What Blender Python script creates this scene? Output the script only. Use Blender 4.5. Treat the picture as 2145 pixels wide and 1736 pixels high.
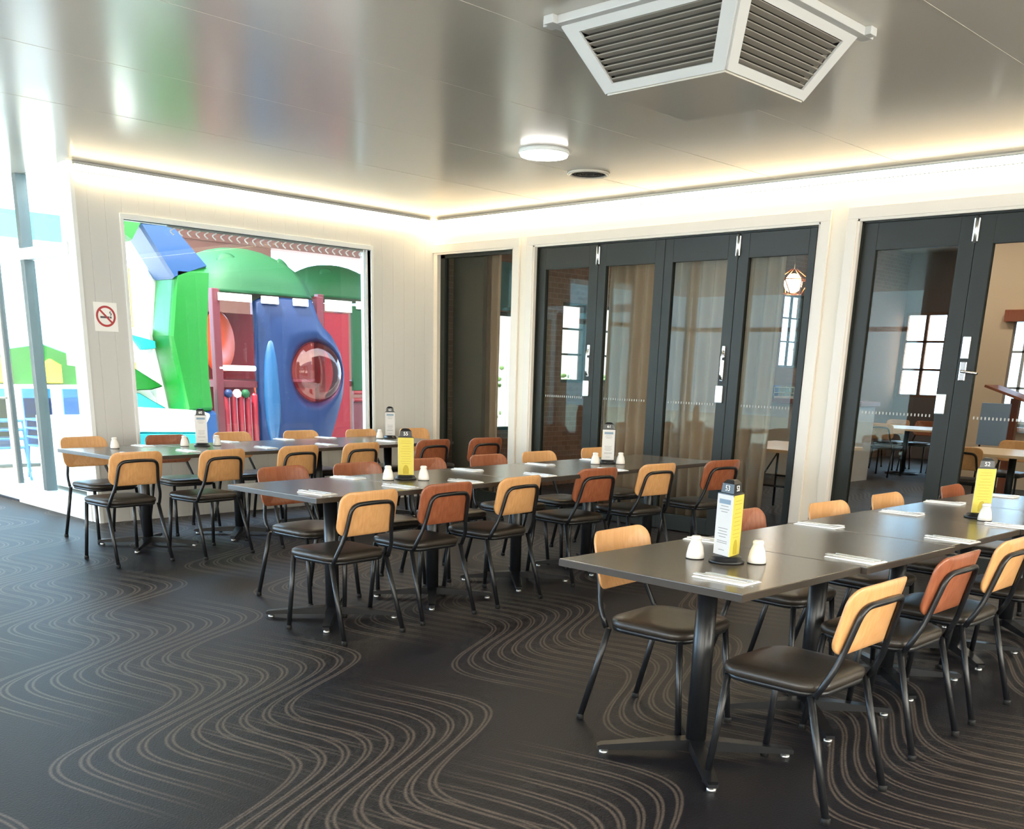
import bpy, bmesh, math, random
from mathutils import Vector, Matrix
random.seed(7)
S = bpy.context.scene
COL = S.collection
PI = math.pi
for o in list(bpy.data.objects):
    bpy.data.objects.remove(o)

# ------------------------------------------------------------------ camera
cd = bpy.data.cameras.new('camera')
cam = bpy.data.objects.new('camera', cd)
COL.objects.link(cam)
YAW, PITCH, ROLL = math.radians(43.7132), math.radians(-16.7940), math.radians(1.7020)
fw = Vector((math.cos(PITCH) * math.cos(YAW), math.cos(PITCH) * math.sin(YAW), math.sin(PITCH)))
r0 = Vector((math.sin(YAW), -math.cos(YAW), 0))
u0 = r0.cross(fw)
rr = math.cos(ROLL) * r0 + math.sin(ROLL) * u0
uu = -math.sin(ROLL) * r0 + math.cos(ROLL) * u0
M = Matrix((rr, uu, -fw)).transposed().to_4x4()
M.translation = Vector((-8.0457, -9.1645, 1.45))
cam.matrix_world = M
cd.sensor_fit = 'HORIZONTAL'
cd.sensor_width = 36.0
cd.lens = 2133.47 / 2145 * 36.0
cd.shift_x = (1072.5 - 1083.54) / 2145
cd.shift_y = (1417.35 - 868.0) / 2145
cd.clip_end = 200
S.camera = cam

# ------------------------------------------------------------------ world, sun, exposure
W = bpy.data.worlds.new('sky')
S.world = W
W.use_nodes = True
bg = W.node_tree.nodes['Background']
_nt = W.node_tree
# bright hazy sky: whiter on the sunny south-west side, bluer to the north-east
_tc = _nt.nodes.new('ShaderNodeTexCoord')
_sp = _nt.nodes.new('ShaderNodeVectorMath')
_sp.operation = 'DOT_PRODUCT'
_sp.inputs[1].default_value = (0.45, 0.89, 0.0)
_nt.links.new(_tc.outputs['Generated'], _sp.inputs[0])
_rp = _nt.nodes.new('ShaderNodeMapRange')
_rp.interpolation_type = 'SMOOTHSTEP'
_rp.inputs[1].default_value = -0.7
_rp.inputs[2].default_value = 0.5
_nt.links.new(_sp.outputs['Value'], _rp.inputs[0])
_mx = _nt.nodes.new('ShaderNodeMix')
_mx.data_type = 'RGBA'
_mx.inputs[6].default_value = (1.12, 1.02, 0.92, 1)
_mx.inputs[7].default_value = (0.42, 0.66, 0.96, 1)
_nt.links.new(_rp.outputs[0], _mx.inputs[0])
_nt.links.new(_mx.outputs[2], bg.inputs[0])
bg.inputs[1].default_value = 9.5
sd = bpy.data.lights.new('sun', 'SUN')
sd.energy = 14.0
sd.angle = math.radians(1.5)
sd.color = (1, 0.97, 0.90)
sun = bpy.data.objects.new('sun', sd)
COL.objects.link(sun)
sun.rotation_euler = Vector((0.42, 0.06, -0.90)).to_track_quat('-Z', 'Y').to_euler()
S.view_settings.view_transform = 'Standard'
S.view_settings.look = 'None'
S.view_settings.gamma = 1
S.view_settings.use_curve_mapping = False
S.view_settings.exposure = 0.45
S.cycles.use_denoising = True
S.cycles.max_bounces = 10
S.cycles.transparent_max_bounces = 24
S.cycles.diffuse_bounces = 5
S.cycles.glossy_bounces = 5
S.cycles.caustics_reflective = False
S.cycles.caustics_refractive = False
S.cycles.sample_clamp_indirect = 6


# ------------------------------------------------------------------ materials


def srgb(r, g, b):
    f = lambda c: (c / 255 / 12.92) if c / 255 <= 0.04045 else ((c / 255 + 0.055) / 1.055) ** 2.4
    return (f(r), f(g), f(b), 1)


MAT = {}


def mat(name, col, rough=0.5, metal=0.0, spec=0.5, coat=0.0, bump=0.0, bscale=60.0, var=0.0):
    m = bpy.data.materials.new(name)
    m.use_nodes = True
    nt = m.node_tree
    b = nt.nodes['Principled BSDF']
    b.inputs['Base Color'].default_value = col
    b.inputs['Roughness'].default_value = rough
    b.inputs['Metallic'].default_value = metal
    b.inputs['Specular IOR Level'].default_value = spec
    b.inputs['Coat Weight'].default_value = coat
    b.inputs['Coat Roughness'].default_value = 0.08
    if bump or var:
        tc = nt.nodes.new('ShaderNodeTexCoord')
        nz = nt.nodes.new('ShaderNodeTexNoise')
        nz.inputs['Scale'].default_value = bscale
        nz.inputs['Detail'].default_value = 4
        nt.links.new(tc.outputs['Object'], nz.inputs['Vector'])
        if bump:
            bp = nt.nodes.new('ShaderNodeBump')
            bp.inputs['Strength'].default_value = bump
            bp.inputs['Distance'].default_value = 0.01
            nt.links.new(nz.outputs['Fac'], bp.inputs['Height'])
            nt.links.new(bp.outputs['Normal'], b.inputs['Normal'])
        if var:
            mx = nt.nodes.new('ShaderNodeMix')
            mx.data_type = 'RGBA'
            mx.inputs[6].default_value = tuple(c * (1 - var) for c in col[:3]) + (1,)
            mx.inputs[7].default_value = tuple(min(1, c * (1 + var)) for c in col[:3]) + (1,)
            nt.links.new(nz.outputs['Fac'], mx.inputs[0])
            nt.links.new(mx.outputs[2], b.inputs['Base Color'])
    MAT[name] = m
    return m


def N(nt, op, a, b=None, c=None):
    n = nt.nodes.new('ShaderNodeMath')
    n.operation = op
    for i, v in enumerate((a, b, c)):
        if v is None:
            continue
        if isinstance(v, (int, float)):
            n.inputs[i].default_value = v
        else:
            nt.links.new(v, n.inputs[i])
    return n.outputs[0]


def emit(name, col, strength):
    m = bpy.data.materials.new(name)
    m.use_nodes = True
    b = m.node_tree.nodes['Principled BSDF']
    b.inputs['Base Color'].default_value = col
    b.inputs['Emission Color'].default_value = col
    b.inputs['Emission Strength'].default_value = strength
    MAT[name] = m
    return m


def glass(name, tint, refl=(1, 1, 1, 1), ior=1.5, rough=0.0):
    m = bpy.data.materials.new(name)
    m.use_nodes = True
    nt = m.node_tree
    nt.nodes.clear()
    out = nt.nodes.new('ShaderNodeOutputMaterial')
    mx = nt.nodes.new('ShaderNodeMixShader')
    tr = nt.nodes.new('ShaderNodeBsdfTransparent')
    tr.inputs[0].default_value = tint
    gl = nt.nodes.new('ShaderNodeBsdfGlossy')
    gl.inputs['Color'].default_value = refl
    gl.inputs['Roughness'].default_value = rough
    # Schlick reflectance of a thin pane, the same from both faces
    ge = nt.nodes.new('ShaderNodeNewGeometry')
    dt = nt.nodes.new('ShaderNodeVectorMath')
    dt.operation = 'DOT_PRODUCT'
    nt.links.new(ge.outputs['Incoming'], dt.inputs[0])
    nt.links.new(ge.outputs['Normal'], dt.inputs[1])
    c = N(nt, 'ABSOLUTE', dt.outputs['Value'])
    f0 = ((ior - 1) / (ior + 1)) ** 2
    fr = N(nt, 'ADD', N(nt, 'MULTIPLY', N(nt, 'POWER', N(nt, 'SUBTRACT', 1.0, c), 5.0), 1 - f0), f0)
    nt.links.new(fr, mx.inputs[0])
    nt.links.new(tr.outputs[0], mx.inputs[1])
    nt.links.new(gl.outputs[0], mx.inputs[2])
    nt.links.new(mx.outputs[0], out.inputs[0])
    MAT[name] = m
    return m


def wood(name, c1, c2, rough=0.32, scale=3.0, axis=2):
    m = bpy.data.materials.new(name)
    m.use_nodes = True
    nt = m.node_tree
    b = nt.nodes['Principled BSDF']
    b.inputs['Roughness'].default_value = rough
    b.inputs['Coat Weight'].default_value = 0.3
    b.inputs['Coat Roughness'].default_value = 0.15
    tc = nt.nodes.new('ShaderNodeTexCoord')
    mp = nt.nodes.new('ShaderNodeMapping')
    sc = [24, 24, 24]
    sc[axis] = 1.6
    mp.inputs['Scale'].default_value = sc
    nz = nt.nodes.new('ShaderNodeTexNoise')
    nz.inputs['Scale'].default_value = scale
    nz.inputs['Detail'].default_value = 5
    rp = nt.nodes.new('ShaderNodeValToRGB')
    rp.color_ramp.elements[0].position = 0.35
    rp.color_ramp.elements[0].color = c1
    rp.color_ramp.elements[1].position = 0.65
    rp.color_ramp.elements[1].color = c2
    nt.links.new(tc.outputs['Object'], mp.inputs['Vector'])
    nt.links.new(mp.outputs[0], nz.inputs['Vector'])
    nt.links.new(nz.outputs['Fac'], rp.inputs[0])
    nt.links.new(rp.outputs[0], b.inputs['Base Color'])
    MAT[name] = m
    return m


def carpet():
    m = bpy.data.materials.new('swirl_carpet')
    m.use_nodes = True
    nt = m.node_tree
    b = nt.nodes['Principled BSDF']
    b.inputs['Roughness'].default_value = 0.5
    b.inputs['Specular IOR Level'].default_value = 0.36
    tc = nt.nodes.new('ShaderNodeTexCoord')
    sx = nt.nodes.new('ShaderNodeSeparateXYZ')
    nt.links.new(tc.outputs['Object'], sx.inputs[0])
    X, Y = sx.outputs[0], sx.outputs[1]
    # slow wobble so that the strokes look hand drawn
    nz = nt.nodes.new('ShaderNodeTexNoise')
    nz.inputs['Scale'].default_value = 1.6
    nz.inputs['Detail'].default_value = 1
    nt.links.new(tc.outputs['Object'], nz.inputs['Vector'])
    wob = N(nt, 'MULTIPLY', N(nt, 'SUBTRACT', nz.outputs['Fac'], 0.5), 0.05)
    PER, Y0 = 1.08, -5.28

    def family(e):
        """every second row of S-shaped strokes"""
        n = N(nt, 'ADD', N(nt, 'MULTIPLY', N(nt, 'ROUND', N(nt, 'DIVIDE', N(nt, 'SUBTRACT', Y, Y0 + e * PER), 2 * PER)), 2), e)
        v = N(nt, 'SUBTRACT', Y, N(nt, 'ADD', N(nt, 'MULTIPLY', n, PER), Y0))
        q = N(nt, 'DIVIDE', v, 0.38)
        sv = N(nt, 'DIVIDE', N(nt, 'MULTIPLY', v, 2.16), N(nt, 'ADD', N(nt, 'MULTIPLY', q, q), 1.0))
        c = N(nt, 'ADD', N(nt, 'SUBTRACT', N(nt, 'SUBTRACT', X, sv), N(nt, 'MULTIPLY', n, 0.10)), wob)
        rel = N(nt, 'MULTIPLY', N(nt, 'FRACT', N(nt, 'DIVIDE', N(nt, 'ADD', c, 6.37 + 39.8), 1.99)), 1.99)
        mask = N(nt, 'LESS_THAN', rel, 1.115)
        fr = N(nt, 'FRACT', N(nt, 'DIVIDE', rel, 0.1115))
        slope = N(nt, 'ABSOLUTE', N(nt, 'DIVIDE', N(nt, 'SUBTRACT', 1.0, N(nt, 'MULTIPLY', q, q)), N(nt, 'POWER', N(nt, 'ADD', N(nt, 'MULTIPLY', q, q), 1.0), 2.0)))
        half = N(nt, 'ADD', N(nt, 'MULTIPLY', slope, 0.06), 0.075)

        def stroke(pos):
            d = N(nt, 'ABSOLUTE', N(nt, 'SUBTRACT', fr, pos))
            return N(nt, 'SUBTRACT', 1.0, N(nt, 'MINIMUM', N(nt, 'DIVIDE', d, half), 1.0))
        st = N(nt, 'MAXIMUM', stroke(0.37), stroke(0.63))
        fade = N(nt, 'MAXIMUM', N(nt, 'MINIMUM', N(nt, 'DIVIDE', N(nt, 'SUBTRACT', 1.0, N(nt, 'ABSOLUTE', v)), 0.45), 1.0), 0.0)
        return N(nt, 'MULTIPLY', N(nt, 'MULTIPLY', N(nt, 'POWER', st, 0.7), mask), fade)
    s = N(nt, 'MAXIMUM', family(0), family(1))
    n2 = nt.nodes.new('ShaderNodeTexNoise')
    n2.inputs['Scale'].default_value = 120
    n2.inputs['Detail'].default_value = 2
    nt.links.new(tc.outputs['Object'], n2.inputs['Vector'])
    grain = N(nt, 'ADD', N(nt, 'MULTIPLY', n2.outputs['Fac'], 1.1), 0.35)
    fac = N(nt, 'MINIMUM', N(nt, 'MULTIPLY', s, grain), 1.0)
    mx = nt.nodes.new('ShaderNodeMix')
    mx.data_type = 'RGBA'
    mx.inputs[6].default_value = CARPET_BASE
    mx.inputs[7].default_value = CARPET_LINE
    nt.links.new(fac, mx.inputs[0])
    n3 = nt.nodes.new('ShaderNodeMix')
    n3.data_type = 'RGBA'
    n3.blend_type = 'MULTIPLY'
    n3.inputs[0].default_value = 1
    g2 = N(nt, 'ADD', N(nt, 'MULTIPLY', n2.outputs['Fac'], 0.8), 0.6)
    cb = nt.nodes.new('ShaderNodeCombineColor')
    for i in range(3):
        nt.links.new(g2, cb.inputs[i])
    nt.links.new(mx.outputs[2], n3.inputs[6])
    nt.links.new(cb.outputs[0], n3.inputs[7])
    nt.links.new(n3.outputs[2], b.inputs['Base Color'])
    bp = nt.nodes.new('ShaderNodeBump')
    bp.inputs['Strength'].default_value = 0.5
    bp.inputs['Distance'].default_value = 0.004
    nt.links.new(n2.outputs['Fac'], bp.inputs['Height'])
    nt.links.new(bp.outputs['Normal'], b.inputs['Normal'])
    return m


def brick(name, c1, c2, mortar, scale=4.0):
    m = bpy.data.materials.new(name)
    m.use_nodes = True
    nt = m.node_tree
    b = nt.nodes['Principled BSDF']
    b.inputs['Roughness'].default_value = 0.85
    tc = nt.nodes.new('ShaderNodeTexCoord')
    mp = nt.nodes.new('ShaderNodeMapping')
    mp.inputs['Rotation'].default_value = (PI / 2, 0, 0)
    br = nt.nodes.new('ShaderNodeTexBrick')
    br.inputs['Color1'].default_value = c1
    br.inputs['Color2'].default_value = c2
    br.inputs['Mortar'].default_value = mortar
    br.inputs['Scale'].default_value = scale
    br.inputs['Mortar Size'].default_value = 0.012
    nt.links.new(tc.outputs['Object'], mp.inputs['Vector'])
    nt.links.new(mp.outputs[0], br.inputs['Vector'])
    nt.links.new(br.outputs['Color'], b.inputs['Base Color'])
    MAT[name] = m
    return m


def grooved(name, col):
    """painted boards with fine upright grooves"""
    m = mat(name, col, 0.55)
    nt = m.node_tree
    b = nt.nodes['Principled BSDF']
    tc = nt.nodes.new('ShaderNodeTexCoord')
    sx = nt.nodes.new('ShaderNodeSeparateXYZ')
    nt.links.new(tc.outputs['Object'], sx.inputs[0])
    d = N(nt, 'ABSOLUTE', N(nt, 'SUBTRACT', N(nt, 'FRACT', N(nt, 'DIVIDE', N(nt, 'ADD', sx.outputs[0], 20), 0.15)), 0.5))
    h = N(nt, 'MINIMUM', N(nt, 'DIVIDE', d, 0.03), 1.0)
    bp = nt.nodes.new('ShaderNodeBump')
    bp.inputs['Strength'].default_value = 0.6
    bp.inputs['Distance'].default_value = 0.004
    nt.links.new(h, bp.inputs['Height'])
    nt.links.new(bp.outputs['Normal'], b.inputs['Normal'])
    return m


CARPET_BASE = srgb(24, 23, 29)
CARPET_LINE = srgb(98, 87, 80)
carpet_m = carpet()
ceil_m = mat('ceiling_paint', srgb(206, 200, 188), 0.2, spec=0.55)
wallA_m = grooved('grey_beige_boards', srgb(208, 208, 206))
wallB_m = mat('cream_wall_paint', srgb(238, 228, 212), 0.5)
trim_m = mat('white_trim_paint', srgb(234, 225, 213), 0.35)
white_m = mat('white_paint', srgb(235, 238, 238), 0.4)
door_m = mat('dark_green_door_paint', srgb(38, 41, 37), 0.4, spec=0.3)
alum_m = mat('grey_aluminium', srgb(120, 132, 135), 0.4, metal=0.5)
blk_m = mat('black_powder_coat', srgb(24, 25, 28), 0.32)
blkrub_m = mat('black_rubber', srgb(18, 18, 18), 0.7)
vinyl_m = mat('black_vinyl_seat', srgb(52, 46, 40), 0.34, bump=0.08, bscale=180)
oak_m = wood('pale_oak_ply', srgb(218, 160, 102), srgb(228, 174, 118))
wal_m = wood('reddish_walnut_ply', srgb(146, 82, 54), srgb(164, 98, 66))
plyedge_m = wood('ply_edge', srgb(222, 168, 108), srgb(232, 182, 124))
top_m = mat('dark_table_laminate', srgb(88, 79, 68), 0.22, var=0.12, bscale=90)
topedge_m = mat('table_edge_band', srgb(60, 54, 48), 0.35)
chrome_m = mat('chrome', (0.8, 0.8, 0.8, 1), 0.15, metal=1)
steel_m = mat('brushed_steel', (0.80, 0.80, 0.78, 1), 0.34, metal=1)
paper_m = mat('white_paper', srgb(252, 251, 249), 0.8)
yel_m = mat('yellow_card', srgb(206, 190, 78), 0.55)
card_m = mat('white_card', srgb(214, 213, 212), 0.6)
ylow_m = mat('olive_print', srgb(176, 156, 40), 0.6)
blueprint_m = mat('pale_blue_print', srgb(128, 150, 170), 0.6)
greyprint_m = mat('grey_print', srgb(140, 140, 140), 0.6)
yprint_m = mat('mustard_print', srgb(176, 158, 54), 0.6)
ceram_m = mat('white_ceramic', srgb(236, 230, 222), 0.25, coat=0.3)
red_m = mat('red_print', srgb(186, 60, 66), 0.5)
dgrey_m = mat('dark_grey_print', srgb(90, 86, 90), 0.5)
diff_m = mat('diffuser_plastic', srgb(204, 204, 202), 0.4)
grille_m = mat('dark_grille', srgb(150, 144, 134), 0.45)
void_m = mat('duct_interior', srgb(70, 66, 60), 0.9)
led_m = emit('warm_led_diffuser', (1.0, 0.80, 0.48, 1), 25.0)
ledf_m = emit('led_front_lens', (1.0, 0.90, 0.68, 1), 2.4)
lamp_m = emit('white_lamp_diffuser', (1.0, 0.96, 0.88, 1), 26.0)
added_inlamp_m = emit('added_inner_lamp_diffuser', (1.0, 0.88, 0.72, 1), 120.0)
bulb_m = emit('warm_bulb', (1.0, 0.72, 0.42, 1), 30.0)
glass_m = glass('clear_glass', (0.95, 0.98, 0.97, 1), (0.86, 1.0, 0.98, 1))
glassd_m = glass('smoky_door_glass', (0.84, 0.85, 0.83, 1), (0.80, 1.0, 0.97, 1), 1.24)
frost_m = mat('white_glass_dots', srgb(190, 190, 184), 0.6)
copper_m = mat('copper_wire', srgb(200, 120, 80), 0.3, metal=0.9)
curt_m = mat('taupe_curtain', srgb(206, 182, 160), 0.85, bump=0.2, bscale=200)
dkpanel_m = mat('dark_brown_panel', srgb(92, 86, 78), 0.6)
greywall_m = mat('grey_mauve_paint', srgb(118, 108, 108), 0.7)
brick_m = brick('brown_brick', srgb(128, 98, 82), srgb(112, 84, 70), srgb(140, 122, 108))
darkceil_m = mat('inner_ceiling_paint', srgb(170, 160, 148), 0.7)
beige_m = mat('beige_laminate', srgb(226, 200, 164), 0.4)
bluebox_m = mat('blue_plastic', srgb(44, 84, 170), 0.4)
tile_m = mat('white_tile', srgb(205, 200, 192), 0.3)
concrete_m = mat('pale_concrete', srgb(205, 205, 200), 0.8, var=0.08, bscale=6)
pink_m = mat('pinkish_brown_render', srgb(120, 86, 80), 0.8, var=0.06, bscale=8)
gpvc_m = mat('green_vinyl', srgb(14, 104, 30), 0.35)
bpvc_m = mat('blue_vinyl', srgb(20, 62, 112), 0.35)
ypvc_m = mat('yellow_vinyl', srgb(235, 215, 60), 0.35)
wpvc_m = mat('white_vinyl', srgb(240, 240, 236), 0.4)
tpvc_m = mat('teal_vinyl', srgb(40, 170, 180), 0.35)
gdome_m = mat('green_moulded_plastic', srgb(22, 70, 42), 0.6, spec=0.25)
bplas_m = mat('blue_moulded_plastic', srgb(13, 36, 76), 0.5, spec=0.3)
rplas_m = mat('red_moulded_plastic', srgb(126, 20, 38), 0.35)
maroon_m = mat('maroon_powder_coat', srgb(90, 38, 48), 0.4)
orange_m = mat('orange_plastic', srgb(255, 96, 50), 0.35)
tanm = mat('tan_plastic', srgb(182, 150, 92), 0.5)
bubble_m = glass('red_bubble', (0.85, 0.45, 0.45, 1), (1, 0.9, 0.9, 1), 1.5)
leaf_m = mat('shrub_leaf', srgb(96, 128, 74), 0.6, var=0.3, bscale=20)
teal_m = mat('teal_paint', srgb(70, 190, 170), 0.5)
bluechair_m = mat('blue_chair_plastic', srgb(30, 120, 190), 0.4)
timber_m = wood('brown_timber', srgb(132, 70, 46), srgb(150, 84, 56))

# ------------------------------------------------------------------ mesh helpers


def tagp(o, label, cat, group=None, kind=None):
    o['label'] = label
    o['category'] = cat
    if group:
        o['group'] = group
    if kind:
        o['kind'] = kind
    return o


def thing(name, label, cat, loc=(0, 0, 0), rz=0.0, group=None):
    o = bpy.data.objects.new(name, None)
    COL.objects.link(o)
    o.empty_display_size = 0.1
    o.location = loc
    o.rotation_euler = (0, 0, rz)
    return tagp(o, label, cat, group)


def obj(name, bm, mats, parent=None, smooth=False, kind=None, label=None, loc=None):
    me = bpy.data.meshes.new(name)
    bmesh.ops.recalc_face_normals(bm, faces=bm.faces)
    if smooth:
        for f in bm.faces:
            f.smooth = True
    bm.to_mesh(me)
    bm.free()
    if not isinstance(mats, (list, tuple)):
        mats = [mats]
    for m in mats:
        me.materials.append(m)
    o = bpy.data.objects.new(name, me)
    COL.objects.link(o)
    if parent:
        o.parent = parent
    if kind:
        o['kind'] = kind
    if label:
        o['label'] = label
    if loc:
        o.location = loc
    return o


def B():
    return bmesh.new()


def box(bm, x0, x1, y0, y1, z0, z1, bev=0.0, mi=0):
    x0, x1 = min(x0, x1), max(x0, x1)
    y0, y1 = min(y0, y1), max(y0, y1)
    z0, z1 = min(z0, z1), max(z0, z1)
    b2 = bmesh.new()
    mtx = Matrix.Translation(((x0 + x1) / 2, (y0 + y1) / 2, (z0 + z1) / 2)) @ Matrix.Diagonal((x1 - x0, y1 - y0, z1 - z0, 1))
    bmesh.ops.create_cube(b2, size=1, matrix=mtx)
    if bev:
        bmesh.ops.bevel(b2, geom=b2.edges[:], offset=bev, segments=2, affect='EDGES', profile=0.7)
    merge(bm, b2, mi)
    return bm


def merge(bm, b2, mi=0, mtx=None):
    if mtx is not None:
        bmesh.ops.transform(b2, matrix=mtx, verts=b2.verts)
    vm = {}
    for v in b2.verts:
        vm[v] = bm.verts.new(v.co)
    for f in b2.faces:
        try:
            nf = bm.faces.new([vm[v] for v in f.verts])
            nf.material_index = mi if mi else f.material_index
            nf.smooth = f.smooth
        except ValueError:
            pass
    b2.free()


def catmull(pts, n=6):
    P = [Vector(p) for p in pts]
    out = []
    for i in range(len(P) - 1):
        a, b, c, d = P[max(i - 1, 0)], P[i], P[i + 1], P[min(i + 2, len(P) - 1)]
        for k in range(n):
            t = k / n
            out.append(0.5 * ((2 * b) + (c - a) * t + (2 * a - 5 * b + 4 * c - d) * t * t + (3 * b - a - 3 * c + d) * t ** 3))
    out.append(P[-1])
    return out


def bendpath(pts, rad=0.04, seg=5):
    """polyline with rounded corners"""
    P = [Vector(p) for p in pts]
    out = [P[0]]
    for i in range(1, len(P) - 1):
        a, b, c = P[i - 1], P[i], P[i + 1]
        d1, d2 = (a - b), (c - b)
        r = min(rad, d1.length * 0.49, d2.length * 0.49)
        p1, p2 = b + d1.normalized() * r, b + d2.normalized() * r
        for k in range(seg + 1):
            t = k / seg
            out.append(p1 * (1 - t) ** 2 + b * 2 * t * (1 - t) + p2 * t * t)
    out.append(P[-1])
    return out


def tube(bm, pts, r, seg=10, closed=False, taper=None, mi=0):
    P = [Vector(p) for p in pts]
    n = len(P)
    rings = []
    up = None
    for i, p in enumerate(P):
        if closed:
            t = (P[(i + 1) % n] - P[i - 1]).normalized()
        else:
            t = (P[min(i + 1, n - 1)] - P[max(i - 1, 0)]).normalized()
        if up is None:
            up = Vector((0, 0, 1)) if abs(t.z) < 0.9 else Vector((1, 0, 0))
        s = t.cross(up).normalized()
        up = s.cross(t).normalized()
        rad = r if taper is None else r + (taper - r) * i / (n - 1)
        rings.append([bm.verts.new(p + (s * math.cos(2 * PI * k / seg) + up * math.sin(2 * PI * k / seg)) * rad) for k in range(seg)])
    m = n if closed else n - 1
    for i in range(m):
        a, b = rings[i], rings[(i + 1) % n]
        for k in range(seg):
            f = bm.faces.new((a[k], a[(k + 1) % seg], b[(k + 1) % seg], b[k]))
            f.smooth = True
            f.material_index = mi
    if not closed:
        for rg, rev in ((rings[0], True), (rings[-1], False)):
            f = bm.faces.new(rg[::-1] if rev else rg)
            f.material_index = mi
    return bm


def lathe(bm, prof, seg=24, c=(0, 0, 0), mi=0):
    rings = []
    for r, z in prof:
        rings.append([bm.verts.new((c[0] + r * math.cos(2 * PI * k / seg), c[1] + r * math.sin(2 * PI * k / seg), c[2] + z)) for k in range(seg)])
    for a, b in zip(rings, rings[1:]):
        for k in range(seg):
            f = bm.faces.new((a[k], a[(k + 1) % seg], b[(k + 1) % seg], b[k]))
            f.smooth = True
            f.material_index = mi
    for rg in (rings[0], rings[-1]):
        try:
            f = bm.faces.new(rg)
            f.material_index = mi
        except ValueError:
            pass
    return bm


def rrect(hx, hy, r, seg=6, cx=0, cy=0):
    out = []
    for sx, sy, a0 in ((1, 1, 0), (-1, 1, PI / 2), (-1, -1, PI), (1, -1, 3 * PI / 2)):
        for k in range(seg + 1):
            a = a0 + PI / 2 * k / seg
            out.append((cx + sx * (hx - r) + r * math.cos(a), cy + sy * (hy - r) + r * math.sin(a)))
    return out


def loft(bm, loops, cap=True, smooth=True, mi=0):
    R = [[bm.verts.new(p) for p in L] for L in loops]
    n = len(R[0])
    for a, b in zip(R, R[1:]):
        for k in range(n):
            f = bm.faces.new((a[k], a[(k + 1) % n], b[(k + 1) % n], b[k]))
            f.smooth = smooth
            f.material_index = mi
    if cap:
        for rg in (R[0], R[-1]):
            f = bm.faces.new(rg)
            f.material_index = mi
    return bm


def prism(bm, poly, axis, a0, a1, mi=0):
    """extrude a polygon given in the plane across the axis ('x','y' or 'z')"""
    def P(u, v, a):
        return {'x': (a, u, v), 'y': (u, a, v), 'z': (u, v, a)}[axis]
    l0 = [bm.verts.new(P(u, v, a0)) for u, v in poly]
    l1 = [bm.verts.new(P(u, v, a1)) for u, v in poly]
    n = len(poly)
    for k in range(n):
        f = bm.faces.new((l0[k], l0[(k + 1) % n], l1[(k + 1) % n], l1[k]))
        f.material_index = mi
    for l in (l0, l1):
        f = bm.faces.new(l)
        f.material_index = mi
    return bm


def struct(name, bm, m, parent=None, **k):
    return obj(name, bm, m, parent, kind='structure', **k)


def copy_tree(o, parent=None):
    c = o.copy()
    COL.objects.link(c)
    c.parent = parent
    for ch in list(o.children):
        copy_tree(ch, c)
    return c


def text_mesh(body, size, m, parent, name, mtx, extrude=0.0008):
    cu = bpy.data.curves.new(name, 'FONT')
    cu.body = body
    cu.size = size
    cu.extrude = extrude
    cu.align_x = 'CENTER'
    cu.align_y = 'CENTER'
    t = bpy.data.objects.new(name + '_curve', cu)
    COL.objects.link(t)
    dg = bpy.context.evaluated_depsgraph_get()
    me = bpy.data.meshes.new_from_object(t.evaluated_get(dg))
    bpy.data.objects.remove(t)
    me.transform(mtx)
    me.materials.clear()
    me.materials.append(m)
    o = bpy.data.objects.new(name, me)
    COL.objects.link(o)
    o.parent = parent
    return o


# ------------------------------------------------------------------ the room shell
ZC = 3.0          # ceiling
XE = -3.98        # end of the playground wall, line of the glass wall
WX = -10.5        # west wall
SY = -13.0        # south wall
bm = B()
box(bm, WX - .2, 12.2, SY - .2, 0.0, -0.12, 0)
box(bm, WX - .2, XE + .05, 0.0, 4.2, -0.12, 0)
struct('floor', bm, carpet_m)
bm = B()
box(bm, WX - .2, 0.0, SY - .2, 0.0, ZC, ZC + .14)
box(bm, WX - .2, XE + .12, 0.0, 4.2, ZC, ZC + .14)
struct('ceiling', bm, ceil_m)
# fine sheet joints of the ceiling lining
for i, y in enumerate((-3.09, -4.28, -5.35, -6.9, -8.1, -1.9)):
    bm = B()
    box(bm, WX, -0.06, y - .004, y + .004, ZC - .0012, ZC + .001)
    struct('trim_%d' % (i + 1), bm, MAT['ceiling_paint'])

# north wall (boards) with the playground window
wx0, wx1, wz0, wz1 = -3.575, -0.885, 0.62, 2.60
bm = B()
T = 0.13
box(bm, XE, wx0, 0, T, 0, ZC)
box(bm, wx1, 0.12, 0, T, 0, ZC)
box(bm, wx0, wx1, 0, T, 0, wz0)
box(bm, wx0, wx1, 0, T, wz1, ZC)
struct('wall_north', bm, wallA_m)
bm = B()
box(bm, XE - .035, XE, -0.012, T + .02, 0, ZC)
struct('trim_7', bm, white_m)
w1 = thing('window_1', 'large clear window in the board wall looking onto the playground', 'window')
w1['kind'] = 'structure'
bm = B()
for a in ((wx0 - .03, wx1 + .03, wz1, wz1 + .045), (wx0 - .03, wx1 + .03, wz0 - .045, wz0), (wx0 - .03, wx0, wz0, wz1), (wx1, wx1 + .03, wz0, wz1)):
    box(bm, a[0], a[1], -0.018, 0.06, a[2], a[3], 0.004)
box(bm, wx1 - .045, wx1 - .02, 0.02, 0.07, wz0, wz1)
box(bm, wx1 - .075, wx1 - .06, 0.02, 0.07, wz0, wz1)
obj('window_frame', bm, white_m, w1)
bm = B()
box(bm, wx0, wx1, 0.075, 0.083, wz0, wz1)
obj('glass_pane', bm, glass('low_glare_glass', (0.95, 0.98, 0.97, 1), (0.86, 1.0, 0.98, 1), 1.26), w1)

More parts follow.
